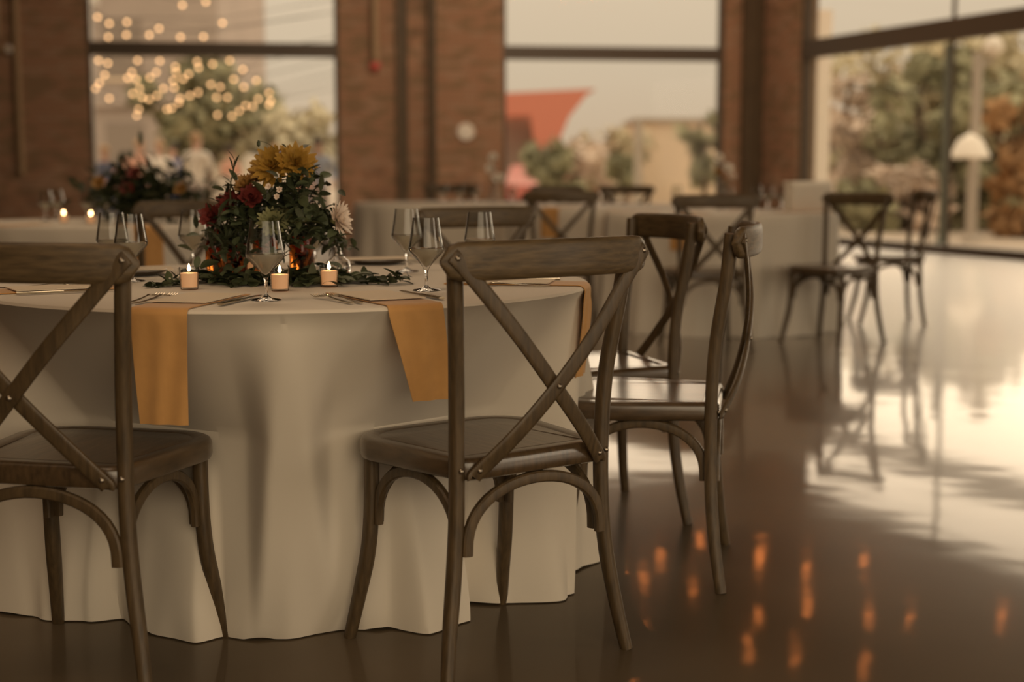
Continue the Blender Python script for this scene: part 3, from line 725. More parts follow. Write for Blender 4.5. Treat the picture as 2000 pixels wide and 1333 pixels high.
# ------------------------------------------------------------------ bottles
def bottle(p, prof, m, label, name='bottle'):
    t = empty(name, label, 'bottle', (p[0], p[1], TZ+.0006), 0, 'bottles holding the flowers')
    out = prof; inn = [(max(r-.0022, .001), z) for r, z in reversed(prof[1:]) if z > .004] + [(0, .005)]
    bm = BM(); lathe(bm, [(0, 0)] + out[1:] + inn, 28); obj('body', finish(bm, 'body', True, m), t)
    r, z = prof[-1]; bm = BM(); lathe(bm, [(r, z-.008), (r+.0022, z-.006), (r+.0022, z-.001), (r, z+.0012), (r-.002, z+.0004)], 20)
    obj('lip', finish(bm, 'lip', True, m), t); return t
amb = [(0, 0), (.026, 0), (.028, .004), (.028, .075), (.024, .088), (.011, .100), (.0095, .118)]
amb_tall = [(0, 0), (.030, 0), (.032, .004), (.032, .090), (.027, .108), (.012, .125), (.010, .160)]
clear = [(0, 0), (.025, 0), (.031, .008), (.033, .022), (.028, .038), (.014, .050), (.0085, .060), (.0085, .082)]
AB1 = P(424, 538, TZ); AB2 = P(462, 543, TZ); AB3 = P(590, 538, TZ); AB4 = P(519, 536, TZ); CB = P(661, 540, TZ)
bottle(AB1, amb, 'amber', 'amber bottle at the left end of the flowers'); bottle(AB2, amb, 'amber', 'amber bottle second from the left under the red blooms')
bottle(AB3, amb_tall, 'amber', 'taller amber bottle under the green leaves, right of the lone glass'); bottle(AB4, amb_tall, 'amber', 'taller amber bottle behind the lone stemmed glass')
bottle(CB, clear, 'glass', 'small clear round bottle behind the right votive')

# ------------------------------------------------------------------ flowers
def petal_mesh(L, W, curl, m, name='petal'):
    bm = BM(); rows = []
    for i in range(5):
        t = i/4; w = W*(.35+.65*math.sin(PI*min(1, .15+.75*t)))*(1 if t < .95 else .35); z = curl*L*t*t
        rows.append([bm.verts.new((-w/2, L*t, z+.12*w)), bm.verts.new((0, L*t, z)), bm.verts.new((w/2, L*t, z+.12*w))])
    for a, b in zip(rows, rows[1:]):
        for k in range(2): bm.faces.new((a[k], a[k+1], b[k+1], b[k]))
    return finish(bm, name, True, m)
def stem_mesh(a, b, r=.0022):
    a, b = Vector(a), Vector(b); mid = (a+b)/2 + Vector((rnd.uniform(-.01, .01), rnd.uniform(-.01, .01), .01)); bm = BM(); tube(bm, smooth_path([a, mid, b], 5), r, 6); return finish(bm, 'stem', True, 'stem')
def bloom(c, face, R, m, label, base, layers=((1.0, 14, .15), (.85, 13, .5), (.65, 11, .95), (.42, 8, 1.35)), w=.30, curl=.25, core='stem', group=None, cat='flower', name='flower'):
    """a many-petalled bloom looking along FACE; every petal a part"""
    t = empty(name, label, cat, c, 0, group)
    t.rotation_mode = 'QUATERNION'; q = Vector(face).normalized().to_track_quat('Z', 'Y'); t.rotation_quaternion = q
    pm = petal_mesh(1.0, w, curl, m)
    for (s, n, el) in layers:
        for k in range(n):
            a = 2*PI*(k + rnd.uniform(-.2, .2))/n; e = el + rnd.uniform(-.1, .1)
            mtx = Matrix.Rotation(a, 4, 'Z') @ Matrix.Rotation(e, 4, 'X') @ Matrix.Scale(R*s*rnd.uniform(.88, 1.08), 4)
            o = obj('petal', pm, t); o.matrix_local = Matrix.Translation((0, 0, .004)) @ mtx
    bm = BM(); lathe(bm, [(0, -.30*R), (.12*R, -.22*R), (.22*R, -.06*R), (.16*R, .14*R), (0, .22*R)], 10); obj('calyx', finish(bm, 'calyx', True, core), t)
    inv = q.inverted(); bb = inv @ (Vector(base) - Vector(c)); obj('stem', stem_mesh((0, 0, -.2*R), bb), t); return t
GF = 'blooms in the centrepiece'
def btop(p, h): return (p[0], p[1], TZ+h)
FY = 3.42
bloom(PY(536, 328, FY), (-.25, -1, .45), .056, 'yellow', 'large golden bloom at the top of the centrepiece, left one', btop(AB4, .10), layers=((1.0, 17, .0), (.95, 16, .35), (.8, 14, .75), (.6, 11, 1.1), (.38, 9, 1.4)), core='yellow', w=.32, group=GF)
bloom(PY(577, 322, FY), (.45, -1, .5), .052, 'yellow', 'large golden bloom at the top of the centrepiece, right one', btop(AB3, .10), layers=((1.0, 17, .0), (.95, 16, .35), (.8, 14, .75), (.6, 11, 1.1), (.38, 9, 1.4)), core='yellow', w=.32, group=GF)
bloom(PY(512, 345, FY+.03), (-.8, -.7, .6), .042, 'ochre', 'dull ochre bloom left of the golden blooms', btop(AB4, .10), w=.36, group=GF)
bloom(PY(482, 366, FY+.02), (-.5, -.8, .8), .033, 'ochre', 'small ochre bloom above the red ones', btop(AB2, .08), w=.4, group=GF)
bloom(PY(418, 424, FY), (-.4, -1, .3), .032, 'red', 'dark red bloom at the left of the centrepiece', btop(AB1, .07), w=.55, curl=.5, group=GF)
bloom(PY(452, 402, FY+.02), (-.3, -1, .5), .034, 'red', 'dark red bloom in shade, second from the left', btop(AB1, .07), w=.55, curl=.5, group=GF)
bloom(PY(492, 388, FY), (.1, -1, .4), .032, 'red', 'dark red bloom under the ochre bloom', btop(AB2, .08), w=.55, curl=.5, group=GF)
bloom(PY(532, 436, FY-.03), (.1, -1, .5), .040, 'pale_green', 'pale green rounded bloom right above the lone stemmed glass', btop(AB4, .10), layers=((1, 18, .1), (.95, 16, .5), (.85, 14, .9), (.7, 10, 1.3)), w=.3, curl=.1, group=GF)
bloom(PY(556, 425, FY-.01), (.5, -1, .6), .034, 'pale_green', 'pale green bloom beside the rounded green one', btop(AB4, .10), layers=((1, 16, .1), (.9, 14, .6), (.75, 10, 1.1)), w=.3, curl=.1, group=GF)
bloom(PY(655, 430, FY-.02), (1.0, -.42, .22), .046, 'pink', 'blush white bloom facing right above the clear bottle', btop(CB, .06), layers=((1.0, 17, .12), (.92, 15, .42), (.75, 12, .8), (.5, 9, 1.2)), w=.26, curl=.2, core='pale_green', group=GF)
for i, (u, v, m) in enumerate(((541, 345, 'white'), (525, 366, 'pink'), (546, 372, 'pink'), (541, 386, 'pink'), (548, 303, 'lilac'), (556, 308, 'lilac'))):
    lab = ('tiny white bud in front of the golden blooms', 'tiny blush bud below the golden blooms, left one', 'tiny blush bud below the golden blooms, right one', 'lowest tiny blush bud below the golden blooms', 'tiny lilac bud at the very top, left one', 'tiny lilac bud at the very top, right one')[i]
    bloom(PY(u, v, FY-.065 if i < 4 else FY), (0, -1, .3), .009, m, lab, btop(AB4, .10), layers=((1, 6, .3), (.8, 5, .9)), w=.7, group='tiny buds in the centrepiece', cat='bud', name='flower_bud')
def leaf_mesh(L, W, m, name='leaf'):
    bm = BM(); rows = []
    for i in range(6):
        t = i/5; w = W*math.sin(PI*(.04+.92*t))**.8; z = -.22*L*t*t
        rows.append([bm.verts.new((-w/2, L*t, z+.15*w)), bm.verts.new((0, L*t, z)), bm.verts.new((w/2, L*t, z+.15*w))])
    for a, b in zip(rows, rows[1:]):
        for k in range(2): bm.faces.new((a[k], a[k+1], b[k+1], b[k]))
    return finish(bm, name, True, m)
LM = [leaf_mesh(1, .42, 'leaf'), leaf_mesh(1, .55, 'leaf_b'), leaf_mesh(1, .30, 'leaf')]
def foliage(name, label, cat, origin, pts, nper, size, spread, down=False, group=None, kinds=(0, 0, 2, 1)):
    """leaves set along branch points, each leaf a part; one thin stem through them"""
    t = empty(name, label, cat, origin, 0, group); o0 = Vector(origin)
    pp = smooth_path(pts, 4); bm = BM(); tube(bm, [p-o0 for p in pp], .0022, 5, lambda t: 1-.5*t); obj('stem', finish(bm, 'stem', True, 'stem'), t)
    for p in pp:
        for k in range(nper):
            d = Vector((rnd.gauss(0, 1), rnd.gauss(0, 1), rnd.gauss(.2, .7))).normalized()
            if down: d.z = abs(d.z)*.35
            d.normalize(); q = d.to_track_quat('Y', 'Z'); L = size*rnd.uniform(.6, 1.2)
            l = obj('leaf', LM[rnd.choice(kinds)], t); l.rotation_mode = 'QUATERNION'; l.rotation_quaternion = q @ Matrix.Rotation(rnd.uniform(-.8, .8), 4, 'Y').to_quaternion()
            l.location = p - o0 + Vector((rnd.gauss(0, spread), rnd.gauss(0, spread), abs(rnd.gauss(0, spread*.6)) if down else rnd.gauss(0, spread))); l.scale = (L, L, L)
    return t
GG = 'leafy stems in the centrepiece'
foliage('leafy_branch', 'dark leafy branch left of centre of the centrepiece', 'foliage', btop(AB1, .10), [btop(AB1, .09), PY(440, 470, FY), PY(455, 430, FY), PY(468, 396, FY+.02)], 13, .038, .026, group=GG)
foliage('leafy_branch', 'dark leafy branch rising behind the red blooms', 'foliage', btop(AB2, .10), [btop(AB2, .09), PY(478, 460, FY+.03), PY(500, 420, FY+.03), PY(520, 380, FY+.03)], 16, .040, .030, group=GG)
foliage('leafy_branch', 'dark leafy branch under the golden blooms', 'foliage', btop(AB4, .14), [btop(AB4, .14), PY(548, 440, FY+.02), PY(565, 400, FY), PY(580, 360, FY)], 16, .042, .030, group=GG)
foliage('leafy_branch', 'broad leafy branch at the right shoulder of the golden blooms', 'foliage', btop(AB3, .14), [btop(AB3, .14), PY(592, 430, FY-.02), PY(594, 390, FY-.03), PY(592, 356, FY-.02)], 9, .040, .022, group=GG)
foliage('leafy_branch', 'low leafy branch between the tall amber bottles', 'foliage', btop(AB3, .14), [btop(AB3, .14), PY(575, 470, FY-.04), PY(560, 452, FY-.05), PY(600, 440, FY-.03)], 8, .038, .022, group=GG)
foliage('leafy_branch', 'leafy branch backing the blush white bloom', 'foliage', btop(CB, .07), [btop(CB, .07), PY(652, 460, FY), PY(640, 435, FY), PY(625, 415, FY+.02)], 7, .036, .015, group=GG, kinds=(1, 1, 0))
foliage('leafy_branch', 'small leafy tip standing above the golden blooms', 'foliage', PY(540, 315, FY+.02), [PY(560, 330, FY+.03), PY(545, 312, FY+.02), PY(536, 300, FY+.02), PY(566, 305, FY+.02), PY(569, 296, FY+.02)], 2, .024, .006, group=GG)
# tall thin sprig
t = foliage('olive_sprig', 'tall slim dark sprig at the left of the centrepiece', 'foliage', btop(AB2, .11), [btop(AB2, .10), PY(452, 420, FY), PY(450, 365, FY), PY(455, 335, FY), PY(458, 312, FY)], 0, .03, .0, group=GG)
for u, v, dx, dz, L in ((458, 315, -.35, 1, .030), (459, 325, .25, 1, .030), (456, 340, .1, 1, .032), (452, 352, .8, .9, .026), (450, 358, -.8, 1, .028), (446, 372, -.9, .7, .028), (449, 372, .6, 1, .026), (446, 382, -1, .35, .026), (454, 330, -.1, 1, .030)):
    l = obj('leaf', LM[2], t); l.rotation_mode = 'QUATERNION'; l.rotation_quaternion = Vector((dx, rnd.uniform(-.3, .3), dz)).normalized().to_track_quat('Y', 'Z'); l.location = PY(u, v, FY) - t.location; l.scale = (L*.8, L, L)
t = empty('wildflower', 'thin arching stem with one dark bud above the centrepiece', 'stem', PY(545, 300, FY), 0, GG)
bm = BM(); tube(bm, smooth_path([PY(548, 310, FY)-t.location, PY(536, 290, FY)-t.location, PY(520, 279, FY)-t.location, PY(506, 276, FY)-t.location], 5), .0007, 5); obj('stem', finish(bm, 'stem', True, 'stem'), t)
bm = BM(); lathe(bm, [(0, -.008), (.004, -.004), (.0045, .002), (.002, .008), (0, .009)], 8); obj('bud', finish(bm, 'bud', True, 'leaf'), t, PY(505, 281, FY)-t.location)
t = empty('wildflower', 'wispy stem with tiny buds right of the golden blooms', 'stem', PY(600, 345, FY), 0, GG)
for k, (u, v) in enumerate(((612, 330), (620, 337), (618, 346), (606, 327), (625, 326))):
    bm = BM(); tube(bm, smooth_path([PY(594, 350, FY)-t.location, PY((594+u)/2+2, (350+v)/2-2, FY)-t.location, PY(u, v, FY)-t.location], 4), .0006, 5); obj('stalk', finish(bm, 'stalk', True, 'stem'), t)
    bm = BM(); lathe(bm, [(0, -.003), (.0025, 0), (0, .004)], 8); obj('bud', finish(bm, 'bud', True, 'lilac'), t, PY(u, v, FY)-t.location)
# garland of leaves lying on the cloth
gp = [P(u, v, TZ) + Vector((0, 0, .006)) for u, v in ((395, 552), (430, 556), (475, 558), (520, 556), (570, 556), (615, 560), (655, 552))]
foliage('leaf_garland', 'dark leafy garland lying along the table under the bottles', 'foliage', gp[0], gp, 11, .050, .022, True, 'greenery lying on the near table')
gp = [P(u, v, TZ) + Vector((0, 0, .005)) for u, v in ((650, 552), (690, 552), (730, 556), (775, 556))]
foliage('leaf_garland', 'tail of dark leaves reaching right past the right votive', 'foliage', gp[0], gp, 7, .044, .012, True, 'greenery lying on the near table')
gp = [P(u, v, TZ) + Vector((0, 0, .003)) for u, v in ((352, 558), (330, 560), (308, 562))]
foliage('leaf_garland', 'small dark leafy sprig left of the left votive', 'foliage', gp[0], gp, 3, .035, .006, True, 'greenery lying on the near table')
t = empty('filler_flower', 'sprig of tiny pale blossoms standing by the left votive', 'flower', P(345, 560, TZ), 0, 'greenery lying on the near table')
for k in range(14):
    q = Vector((rnd.uniform(-.03, .02), rnd.uniform(-.02, .02), rnd.uniform(.015, .045))); bm = BM(); tube(bm, [Vector((0, 0, .003)), q*.6, q], .0005, 4); obj('stalk', finish(bm, 'stalk', True, 'stem'), t)
    bm = BM(); lathe(bm, [(0, -.0025), (.003, 0), (0, .003)], 7); obj('blossom', finish(bm, 'blossom', True, 'white'), t, q)

# ------------------------------------------------------------------ things on the far tables
def far_glass(u, v, lab, s=1.0): wine_glass(P(u, v, TZ), lab, s*.92, 'stemmed glasses on the far tables')
for u, v, lab in ((90, 431, 'far left stemmed glass on the left far table'), (112, 429, 'stemmed glass left of the first amber votive, left far table'), (172, 431, 'stemmed glass between the two amber votives, left far table'),
                  (204, 428, 'stemmed glass right of the amber votives, left far table'), (382, 424, 'stemmed glass of the left far table seen left of the flowers')): far_glass(u, v, lab)
for u, v, lab in ((1322, 409, 'stemmed glass left of the votives on the right far table'), (1422, 408, 'stemmed glass between votives on the right far table'), (1500, 409, 'stemmed glass left of the white box on the right far table'),
                  (1478, 408, 'stemmed glass beside the third votive on the right far table'), (1527, 408, 'stemmed glass touching the white box')): far_glass(u, v, lab)
for u, v, lab in ((866, 398, 'left one of two stemmed glasses on the middle far table'), (898, 398, 'right one of two stemmed glasses on the middle far table'), (930, 397, 'third stemmed glass on the middle far table'), (1000, 397, 'stemmed glass right of the tall clear vase')): far_glass(u, v, lab)
for u, v, lab in ((125, 436, 'amber votive on the left far table, left one'), (178, 438, 'amber votive on the left far table, right one'), (1363, 407, 'votive on the right far table, left one'), (1389, 406, 'reddish votive on the right far table, middle one'), (1467, 408, 'votive on the right far table, right one')):
    votive(P(u, v, TZ), lab, 'votives on the far tables', 1.1)
# tall vases of pale blooms
def vase(u, v, hgt, label, blooms):
    p = P(u, v, TZ); t = empty('glass_vase', label, 'vase', (p.x, p.y, TZ+.0006), 0, 'tall clear vases on the far tables')
    pr = [(0, 0), (.04, 0), (.042, .006), (.030, .10), (.022, hgt*.7), (.030, hgt), (.028, hgt), (.019, hgt*.7), (.026, .10), (.036, .012), (0, .010)]
    bm = BM(); lathe(bm, pr, 24); obj('body', finish(bm, 'body', True, 'thin'), t)
    for k, (dx, dz, r, m, lab) in enumerate(blooms):
        bloom((p.x+dx, p.y-.02, TZ+dz), (dx*6, -1, .6), r, m, lab, (p.x, p.y, TZ+hgt*.6), layers=((1, 10, .2), (.8, 8, .8), (.5, 6, 1.3)), w=.55, curl=.5, group='pale blooms in the far vases')
vase(1411, 409, .20, 'tall clear vase of pale flowers on the right far table', ((-.03, .34, .045, 'white', 'topmost pale bloom in the right far vase'), (.02, .27, .05, 'white', 'large pale bloom in the middle of the right far vase'), (-.035, .25, .035, 'ochre', 'small orange bloom in the right far vase'), (.05, .22, .04, 'pink', 'lowest pale bloom in the right far vase')))
vase(965, 397, .18, 'tall clear vase of pale flowers on the middle far table', ((-.01, .36, .05, 'white', 'topmost pale bloom in the middle far vase'), (-.03, .27, .05, 'white', 'second pale bloom in the middle far vase'), (.03, .19, .06, 'white', 'lowest pale bloom in the middle far vase')))
# white card box
p = P(1576, 412, TZ); t = empty('card_box', 'bright white box standing on the right far table', 'box', (p.x, p.y, TZ+.0006), .1)
bm = BM(); box(bm, (-.13, -.10, 0), (.13, .10, .17), .004); obj('body', finish(bm, 'body', False, 'sheer'), t)
bm = BM(); box(bm, (-.134, -.104, .165), (.134, .104, .195), .004); box(bm, (-.04, -.003, .1955), (.04, .003, .1965)); obj('lid', finish(bm, 'lid', False, 'white_paint'), t)
# dark centrepiece of the left far table
c = FAR['T2'][0]
bm = BM(); lathe(bm, [(0, 0), (.07, 0), (.09, .03), (.085, .09), (.07, .10), (.06, .095), (0, .09)], 24)
tag(obj('flower_bowl', finish(bm, 'flower_bowl', True, 'plate'), None, (c.x+.2, c.y-.1, TZ+.0006)), 'dark low bowl holding the greenery on the left far table', 'bowl')
c = Vector((c.x+.2, c.y-.1, TZ))
for k, (dx, dy, dz, lab) in enumerate(((-.20, 0, .17, 'dark branch leaning left over the left far table'), (-.10, .05, .22, 'dark upright branch left of centre on the left far table'), (.05, 0, .25, 'tallest dark branch of the left far table'), (.20, .02, .22, 'dark upright branch right of centre on the left far table'), (.36, 0, .15, 'dark branch leaning right over the left far table'))):
    foliage('leafy_branch', lab, 'foliage', tuple(c+Vector((0, 0, .09))), [c+Vector((0, 0, .09)), c+Vector((dx*.5, dy, dz*.75)), c+Vector((dx, dy, dz))], 22, .075, .055, group='greenery of the left far table', kinds=(0, 0, 2))
for k, (dx, dz, m, lab) in enumerate(((-.16, .20, 'ochre', 'orange bloom at the left of the left far greenery'), (.02, .25, 'red', 'dark red bloom in the left far greenery'), (.25, .17, 'ochre', 'orange bloom at the right of the left far greenery'), (-.02, .17, 'red', 'lower dark red bloom in the left far greenery'))):
    bloom(c+Vector((dx, -.11, dz)), (0, -1, .5), .04, m, lab, c+Vector((0, 0, .08)), layers=((1, 10, .2), (.8, 8, .8), (.5, 6, 1.3)), w=.5, group='blooms in the left far greenery')
# napkins of the far tables
GX = 'ochre napkins on the far tables'
def ang_far(k, u, v):
    p = P(u, v, TZ) - FAR[k][0]; return math.atan2(p.y, p.x)
for k, u, v, lab in (('T3', 1574, 413, 'ochre napkin hanging below the white box'), ('T3', 1212, 413, 'ochre napkin hanging at the left side of the right far table'), ('T3', 1372, 417, 'ochre napkin hanging below the first far votive'),
                     ('T2', 55, 440, 'ochre napkin of the left far table by the frame edge'), ('T2', 290, 444, 'ochre napkin of the left far table behind the leaning chair'), ('T6', 1030, 408, 'ochre napkin on the table below the centre window')):
    napkin(FAR[k][0], .745, RF[k], ang_far(k, u, v), .15, .20, lab, GX)

# ------------------------------------------------------------------ lights strung under the ceiling (seen only mirrored in the floor) and outdoors
bm = BM(); bmesh.ops.create_uvsphere(bm, u_segments=12, v_segments=8, radius=.032); BULB = finish(bm, 'bulb', True, 'bulb')
bm = BM(); bmesh.ops.create_uvsphere(bm, u_segments=10, v_segments=6, radius=.030); BULBW = finish(bm, 'bulb', True, 'bulb_warm')
bm = BM(); tube(bm, [Vector((0, 0, .02)), Vector((0, 0, .04)), Vector((0, 0, .075))], .013, 8); SOCK = finish(bm, 'socket', True, 'cable')
def string_light(label, pts, bulb, group, s=1.0, anchors=None):
    t = empty('string_light', label, 'string light', pts[0], 0, group); o0 = Vector(pts[0]); bm = BM()
    path = ([Vector(anchors[0])] if anchors else []) + [p + Vector((0, 0, .07)) for p in pts] + ([Vector(anchors[1])] if anchors else [])
    tube(bm, [q - o0 for q in path], .006, 5); obj('cable', finish(bm, 'cable', True, 'cable'), t)
    for p in pts: b = obj('bulb', bulb, t, p-o0, None, s); obj('socket', SOCK, b)
def mirrored(u, v, h):
    d = ray(u, v); t = (h + CAM_H)/(-d[2]); return Vector((d[0]*t, d[1]*t, h))
GC = 'orange bulb strings under the ceiling'
inside = {'orange bulb string furthest left under the ceiling': [(1233, 1325), (1257, 1232), (1223, 1134)],
          'orange bulb string second from the left under the ceiling': [(1352, 1150), (1260, 1131), (1290, 1095)],
          'orange bulb string third from the left under the ceiling': [(1464, 1264), (1484, 1210), (1483, 1098), (1487, 1085)],
          'orange bulb string fourth from the left under the ceiling': [(1553, 1278), (1575, 1196), (1580, 1168), (1575, 1116)],
          'orange bulb string fifth from the left under the ceiling': [(1689, 1305), (1694, 1199), (1684, 1104)],
          'orange bulb string nearest the glazing under the ceiling': [(1955, 1209), (1776, 1205)]}
for lab, l in inside.items():
    pts = [mirrored(u, v, 4.15) for u, v in l]; a = pts[0]; b = pts[-1]
    string_light(lab, pts, BULB, GC, 1.0, ((a.x, a.y-1.2, CEIL), (b.x, b.y+1.0, CEIL)))
out_l = [(1284, 969), (1290, 1068), (1369, 1054)]
outside_m = [mirrored(u, v, 4.3) for u, v in ((1483, 935), (1485, 960))]
string_light('orange bulb string hung outdoors high beyond the corner pier', outside_m + [mirrored(1562, 907, 4.3)], BULB, 'orange bulb strings outdoors', 1.6)
string_light('orange bulb string hung outdoors just beyond the glazing', [mirrored(1561, 952, 4.3), mirrored(1562, 966, 4.3), mirrored(1564, 990, 4.3)], BULB, 'orange bulb strings outdoors', 1.5)
pts = [mirrored(u, v, 4.2) for u, v in ((1369, 1056), (1690, 1042), (1690, 1030))]
string_light('orange bulb string crossing under the ceiling near the back wall', pts, BULB, GC, 1.1, ((pts[0].x-1, pts[0].y, CEIL), (pts[-1].x+.6, pts[-1].y, CEIL)))
zo = [(540,95),(605,130),(703,122),(700,193),(600,205),(827,193),(880,158),(1000,205),(1127,203),(1232,127),(1010,28),(1140,10),(545,335),(597,350),(762,335),(885,338),(972,370),(1092,342),(1178,355),(1272,335),(707,432),(830,430),(865,400),(975,400),(960,447),(1015,437),(1045,410),(1100,375),(773,490),(755,440),(735,520),(787,540),(826,550),(870,530),(905,490),(965,487),(997,545),(990,570),(950,600),(925,605),(1052,530),(1098,512),(1168,468),(1220,482),(1295,440),(1350,482),(1345,385),(1420,447),(1200,540),(1260,540),(1490,515),(1430,548),(1490,580),(1400,590),(1360,585),(1325,615),(1285,645),(1205,637),(1500,560),(768,605),(757,640),(730,400),(605,545),(580,415),(550,460),(530,490)]
zo = [(x/2.836, y/2.836) for x, y in zo]
rows = {}
def G_(u, Y): return PY(u, HOR, Y).x
for u, v in zo: rows.setdefault(int(v//24), []).append((u, v))
nm = ('topmost', 'second highest', 'third highest', 'upper middle', 'middle', 'lower middle', 'sixth highest', 'second lowest', 'lowest', 'hindmost')
for i, k in enumerate(sorted(rows)):
    pts = [PY(u, v, 25.5 + .25*i) for u, v in sorted(rows[k])]
    ya = 25.5 + .25*i; ax, bx = G_(150, ya), G_(705, ya)
    string_light('%s warm bulb string outside the left window' % nm[i], pts, BULBW, 'warm bulb strings outside the left window', 1.0, ((ax, ya, pts[0].z+.5), (bx, ya, pts[-1].z+.5)))
for u, lab in ((150, 'left'), (705, 'right')):
    bm = BM(); xa_ = G_(u, 26.6); box(bm, (-.06, -1.4, 4.4), (.06, 1.6, 4.6)); tube(bm, [Vector((0, 0, 0)), Vector((0, 0, 2.5)), Vector((0, 0, 4.6))], .08, 8)
    tag(obj('festoon_post', finish(bm, 'festoon_post', True, 'pole_grey'), None, (xa_, 26.6, -.21)), 'post holding the %s ends of the warm bulb strings' % lab, 'post')

# ------------------------------------------------------------------ outdoors
bm = BM(); box(bm, (-120, -60, -.35), (140, 160, -.21)); g = obj('ground', finish(bm, 'ground', False, 'asphalt')); g['kind'] = 'structure'
def tree(x, y, h, cr, m, label, n=900, leaf=.35, trunk=.18, low=.3, group='trees beyond the glass', sq=1.0):
    t = empty('tree', label, 'tree', (x, y, -.21), 0, group)
    bm = BM(); tube(bm, smooth_path([(0, 0, 0), (.1, 0, h*.35), (-.1, .1, h*.7), (0, 0, h*.9)], 4), trunk, 8, lambda q: 1-.7*q)
    for k in range(5):
        a = rnd.uniform(0, 6.28); tube(bm, smooth_path([(0, 0, h*(.35+.08*k)), (cr*.4*math.cos(a), cr*.4*math.sin(a), h*(.5+.08*k)), (cr*.8*math.cos(a), cr*.8*math.sin(a), h*(.6+.08*k))], 3), trunk*.35, 6, lambda q: 1-.7*q)
    obj('trunk', finish(bm, 'trunk', True, 'bark'), t); bm = BM()
    cl = [(Vector((rnd.gauss(0, cr*.42), rnd.gauss(0, cr*.42), rnd.uniform(h*low, h*.92))), rnd.uniform(.25, .45)*cr) for _ in range(16)]
    for _ in range(n):
        c, r = rnd.choice(cl); d = Vector((rnd.gauss(0, 1), rnd.gauss(0, 1), rnd.gauss(0, 1))).normalized(); p = c + d*r*rnd.uniform(.5, 1)
        a = Vector((rnd.gauss(0, 1), rnd.gauss(0, 1), rnd.gauss(0, 1))).normalized(); b = a.cross(d).normalized(); s = leaf*rnd.uniform(.5, 1)
        bm.faces.new([bm.verts.new(p + q) for q in (a*s, b*s*.6, -a*s, -b*s*.6)])
    f = obj('crown', finish(bm, 'crown', False, m), t); f['kind'] = 'stuff'; return t
def G(u, Y): p = PY(u, HOR, Y); return p.x, Y
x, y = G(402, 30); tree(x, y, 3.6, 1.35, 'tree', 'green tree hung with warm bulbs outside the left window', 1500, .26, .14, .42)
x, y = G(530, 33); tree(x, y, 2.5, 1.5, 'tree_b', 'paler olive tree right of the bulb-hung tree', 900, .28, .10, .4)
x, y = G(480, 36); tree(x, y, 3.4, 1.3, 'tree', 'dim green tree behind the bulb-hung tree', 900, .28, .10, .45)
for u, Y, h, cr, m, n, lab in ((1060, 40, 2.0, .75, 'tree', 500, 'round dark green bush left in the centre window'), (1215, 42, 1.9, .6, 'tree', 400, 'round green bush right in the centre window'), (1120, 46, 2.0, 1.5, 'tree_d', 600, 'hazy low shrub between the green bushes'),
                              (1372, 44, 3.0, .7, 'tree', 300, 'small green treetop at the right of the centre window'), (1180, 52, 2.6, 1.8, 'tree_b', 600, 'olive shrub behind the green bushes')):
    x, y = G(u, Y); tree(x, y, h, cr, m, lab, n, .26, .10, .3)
for u, Y, h, cr, m, n, low, lab in ((1660, 33, 3.6, 1.3, 'tree_d', 1200, .05, 'hazy pink shrub tree beside the white post'), (1730, 36, 4.5, 1.9, 'tree_b', 1700, .1, 'tall olive tree left of the green lamp post'), (1800, 31, 3.7, 1.5, 'tree', 1300, .05, 'green tree behind the green lamp post'),
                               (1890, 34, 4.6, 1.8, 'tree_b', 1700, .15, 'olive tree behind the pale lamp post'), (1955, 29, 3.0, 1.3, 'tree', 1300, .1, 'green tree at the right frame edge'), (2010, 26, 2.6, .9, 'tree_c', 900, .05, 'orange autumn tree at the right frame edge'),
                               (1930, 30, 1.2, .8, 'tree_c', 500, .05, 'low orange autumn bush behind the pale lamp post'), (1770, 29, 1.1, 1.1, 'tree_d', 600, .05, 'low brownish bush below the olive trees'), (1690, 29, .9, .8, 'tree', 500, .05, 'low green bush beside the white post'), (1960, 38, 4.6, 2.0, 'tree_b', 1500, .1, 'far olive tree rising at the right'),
                               (1760, 44, 4.6, 2.6, 'tree_d', 1500, .1, 'far hazy pink tree behind the olive trees')):
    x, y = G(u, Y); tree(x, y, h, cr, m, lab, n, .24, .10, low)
# more green beyond the frame, mirrored in the panes and floor
# buildings
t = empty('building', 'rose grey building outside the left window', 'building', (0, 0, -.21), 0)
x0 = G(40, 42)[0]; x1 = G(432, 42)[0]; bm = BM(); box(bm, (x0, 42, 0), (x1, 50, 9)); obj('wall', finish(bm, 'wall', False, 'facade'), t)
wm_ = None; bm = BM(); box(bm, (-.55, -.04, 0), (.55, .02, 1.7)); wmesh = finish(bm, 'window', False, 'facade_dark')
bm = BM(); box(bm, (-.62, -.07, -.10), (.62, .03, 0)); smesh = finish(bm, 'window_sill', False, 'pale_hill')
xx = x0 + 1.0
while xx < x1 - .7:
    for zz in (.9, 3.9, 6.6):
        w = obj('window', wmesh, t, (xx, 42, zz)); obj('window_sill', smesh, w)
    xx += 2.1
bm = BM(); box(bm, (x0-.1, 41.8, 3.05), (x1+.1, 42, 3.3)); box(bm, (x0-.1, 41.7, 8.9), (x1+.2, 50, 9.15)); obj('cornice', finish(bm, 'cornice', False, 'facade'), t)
t = empty('shop_building', 'low shop with a red canopy outside the centre window', 'building', (0, 0, -.21))
x0 = G(975, 50)[0]; x1 = G(1075, 50)[0]; bm = BM(); box(bm, (x0-1.5, 52, 0), (x1, 58, 3.1)); obj('wall', finish(bm, 'wall', False, 'facade'), t)
xa, xb = G(965, 50)[0], G(1160, 50)[0]; bm = BM()
